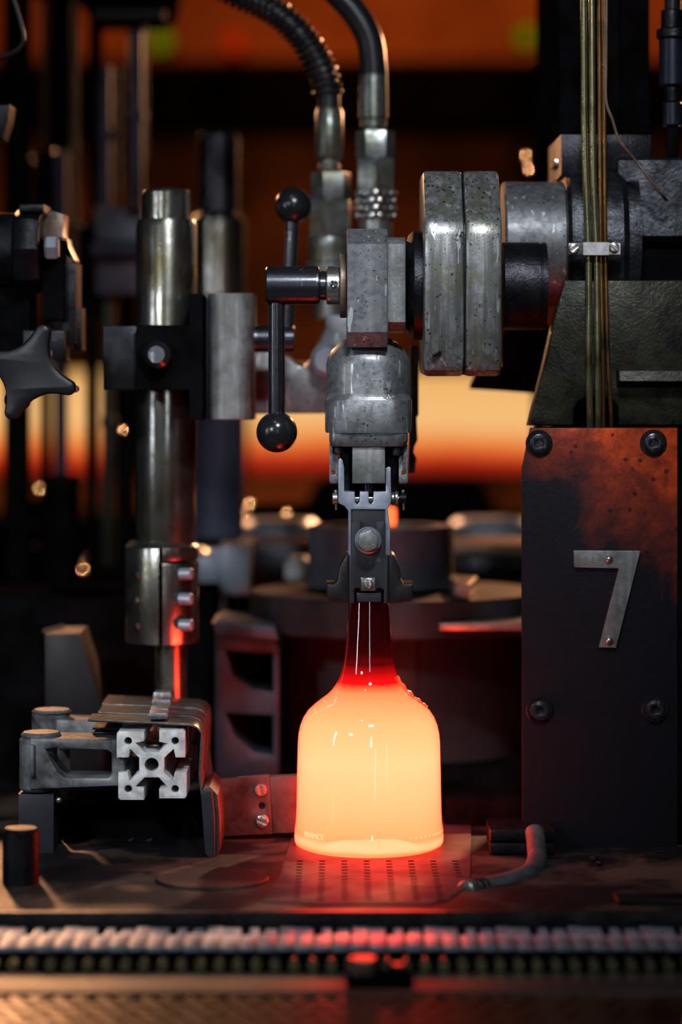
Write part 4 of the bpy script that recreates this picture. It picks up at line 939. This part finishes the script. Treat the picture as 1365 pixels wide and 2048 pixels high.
nutrow('dark blurred bracket with polished studs right of the valve body', 'stud_bracket', 152, 205, 440, 640, 0.8, [(165, 452), (178, 536), (190, 550), (178, 602), (184, 638)])
nutrow('short blurred bracket carrying one polished stud left of the pillar', 'stud_bracket', 232, 252, 845, 1010, 0.7, [(245, 860), (176, 1010)], 8)
nutrow('blurred bracket with three polished studs left of the black column top', 'stud_bracket', 1040, 1118, 320, 356, 0.9, [(1052, 310), (1084, 301), (1058, 338)], 6)
nutrow('blurred bracket with polished studs in front of the furnace at centre', 'stud_bracket', 490, 640, 1010, 1060, 0.9, [(500, 1008), (492, 1022), (575, 1026), (583, 1032)], 10)
nutrow('blurred bracket with polished studs right of the black trapezoid', 'stud_bracket', 890, 1040, 1160, 1180, 0.7, [(912, 1108), (988, 1104), (1018, 1163)], 9)
nutrow('blurred bracket with polished studs between pillar and mould carrier', 'stud_bracket', 396, 480, 1098, 1190, 0.55, [(402, 1096), (412, 1103), (458, 1098), (402, 1190), (470, 1182)], 9, 'bg_bright')

b = newbm(); box(b, -260, 425, 1195, 1668, 0.36, 0.55, 0.003); solo('deck_shade_box', b, 'sooty', 'added low black box shading the deck behind the guard and the pillar foot', 'box')  # added to block the warm back light from the left of the deck
# upright rods at left
def rod(px, y0, y1, r, Y, mat, label):
    t = thing('upright_rod', label, 'rod', P(px, y1, Y))
    b = newbm(); cylz(b, px, y0, y1, r, Y, 0.002, 24); part('rod', b, mat, t)
    b = newbm(); cylz(b, px, y0+(y1-y0)*0.45, y0+(y1-y0)*0.45+22, r*1.35, Y, 0.002, 24); part('collar', b, mat, t)
rod(35, -60, 1250, 26, 0.7, 'sooty', 'thick black blurred rod nearest the left edge')
rod(122, 300, 960, 14, 0.8, 'bg_blue', 'slim blue-grey blurred rod behind the star knob')
rod(122, -60, 300, 26, 0.9, 'sooty', 'thick black blurred rod above the slim blue-grey one')
rod(210, 130, 420, 13, 0.8, 'bg_blue', 'slim blue-grey blurred rod left of the pillar top, above the dark joint')
rod(216, 590, 1130, 13, 0.8, 'bg_olive', 'slim olive blurred rod between star knob and pillar, below the dark joint')
rod(192, -60, 560, 14, 0.9, 'sooty', 'black blurred rod just left of the blue-grey one')
rod(272, 60, 420, 15, 0.75, 'bg_blue', 'dark blue blurred rod above the pillar top')
rod(254, 560, 1130, 16, 0.85, 'sooty', 'black blurred rod hidden partly behind the pillar')
rod(130, 950, 1270, 30, 0.6, 'sooty', 'thick black blurred rod above the sloping guard')
rod(150, -60, 700, 7, 0.7, 'bg_tan', 'thin brown blurred rod right of the thick black one')
rod(288, 50, 330, 6, 0.8, 'bg_tan', 'thin brown blurred rod catching light beside the dark blue rod')
rod(236, 130, 400, 6, 0.8, 'bg_tan', 'thin brown blurred rod between the two blue-grey rods')
rod(90, -80, 298, 5, 0.87, 'bg_tan', 'thin brown blurred rod left of all the other thin ones')
rod(197, 1230, 1420, 16, 0.6, 'bg_bright', 'short pale blue blurred rod right of the sloping guard')
rod(205, 1185, 1262, 14, 0.62, 'brass_tube', 'short yellowish blurred rod on top of the pale blue one')
t = thing('rod_joint', 'dark blurred joint block where the rods left of the pillar meet', 'joint', P(240, 600, 0.78))
b = newbm(); box(b, 190, 292, 412, 590, 0.77, 0.83, 0.006); part('block', b, 'mold', t)
b = newbm(); cylx(b, 185, 297, 500, 20, 0.76); part('cross_pin', b, 'bg_blue', t)
t = thing('overhead_beam', 'black overhead cross beam at the top left', 'beam', P(260, 40, 0.8))
b = newbm(); front(b, [(60, -80), (360, -80), (345, 20), (320, 38), (180, 38), (150, -10), (60, -20)], 0.8, 0.9, 0.006); part('beam', b, 'sooty', t)
b = newbm(); cylx(b, 185, 330, 30, 12, 0.79); part('pipe', b, 'hose', t)
rod(1095, -60, 350, 22, 0.55, 'sooty', 'thick black blurred rod just left of the black column top')
b = newbm(); front(b, [(945, 770), (960, 740), (1010, 735), (1010, 660), (1180, 640), (1180, 1700), (1110, 1700), (1110, 790), (1010, 782), (945, 778)], 0.21, 0.26, 0.004)
solo('rear_bracket', b, 'sooty', 'black bracket silhouetted below the gearbox at right', 'bracket')
b = newbm(); front(b, [(822, 690), (838, 690), (838, 830), (834, 835), (836, 880), (826, 900), (834, 915), (830, 945), (818, 945)], 0.12, 0.16, 0.002)
solo('notched_bar', b, 'black', 'black notched bar just behind the right side of the head casting', 'bar')

# repeats of one kind share a group
for pre, g in (('upright_rod', 'blurred upright rods behind the machine'), ('oil_tube', 'oil tubes clamped to the column'), ('indicator_lamp', 'indicator lamps on the far girder'),
               ('stud_bracket', 'dark brackets with polished studs'), ('ball_lever', 'black ball levers'), ('deck_bolt', 'bolts on the deck at the foot of the plate')):
    for o in sc.objects:
        if o.parent is None and o.name.split('.')[0] == pre: o['group'] = g
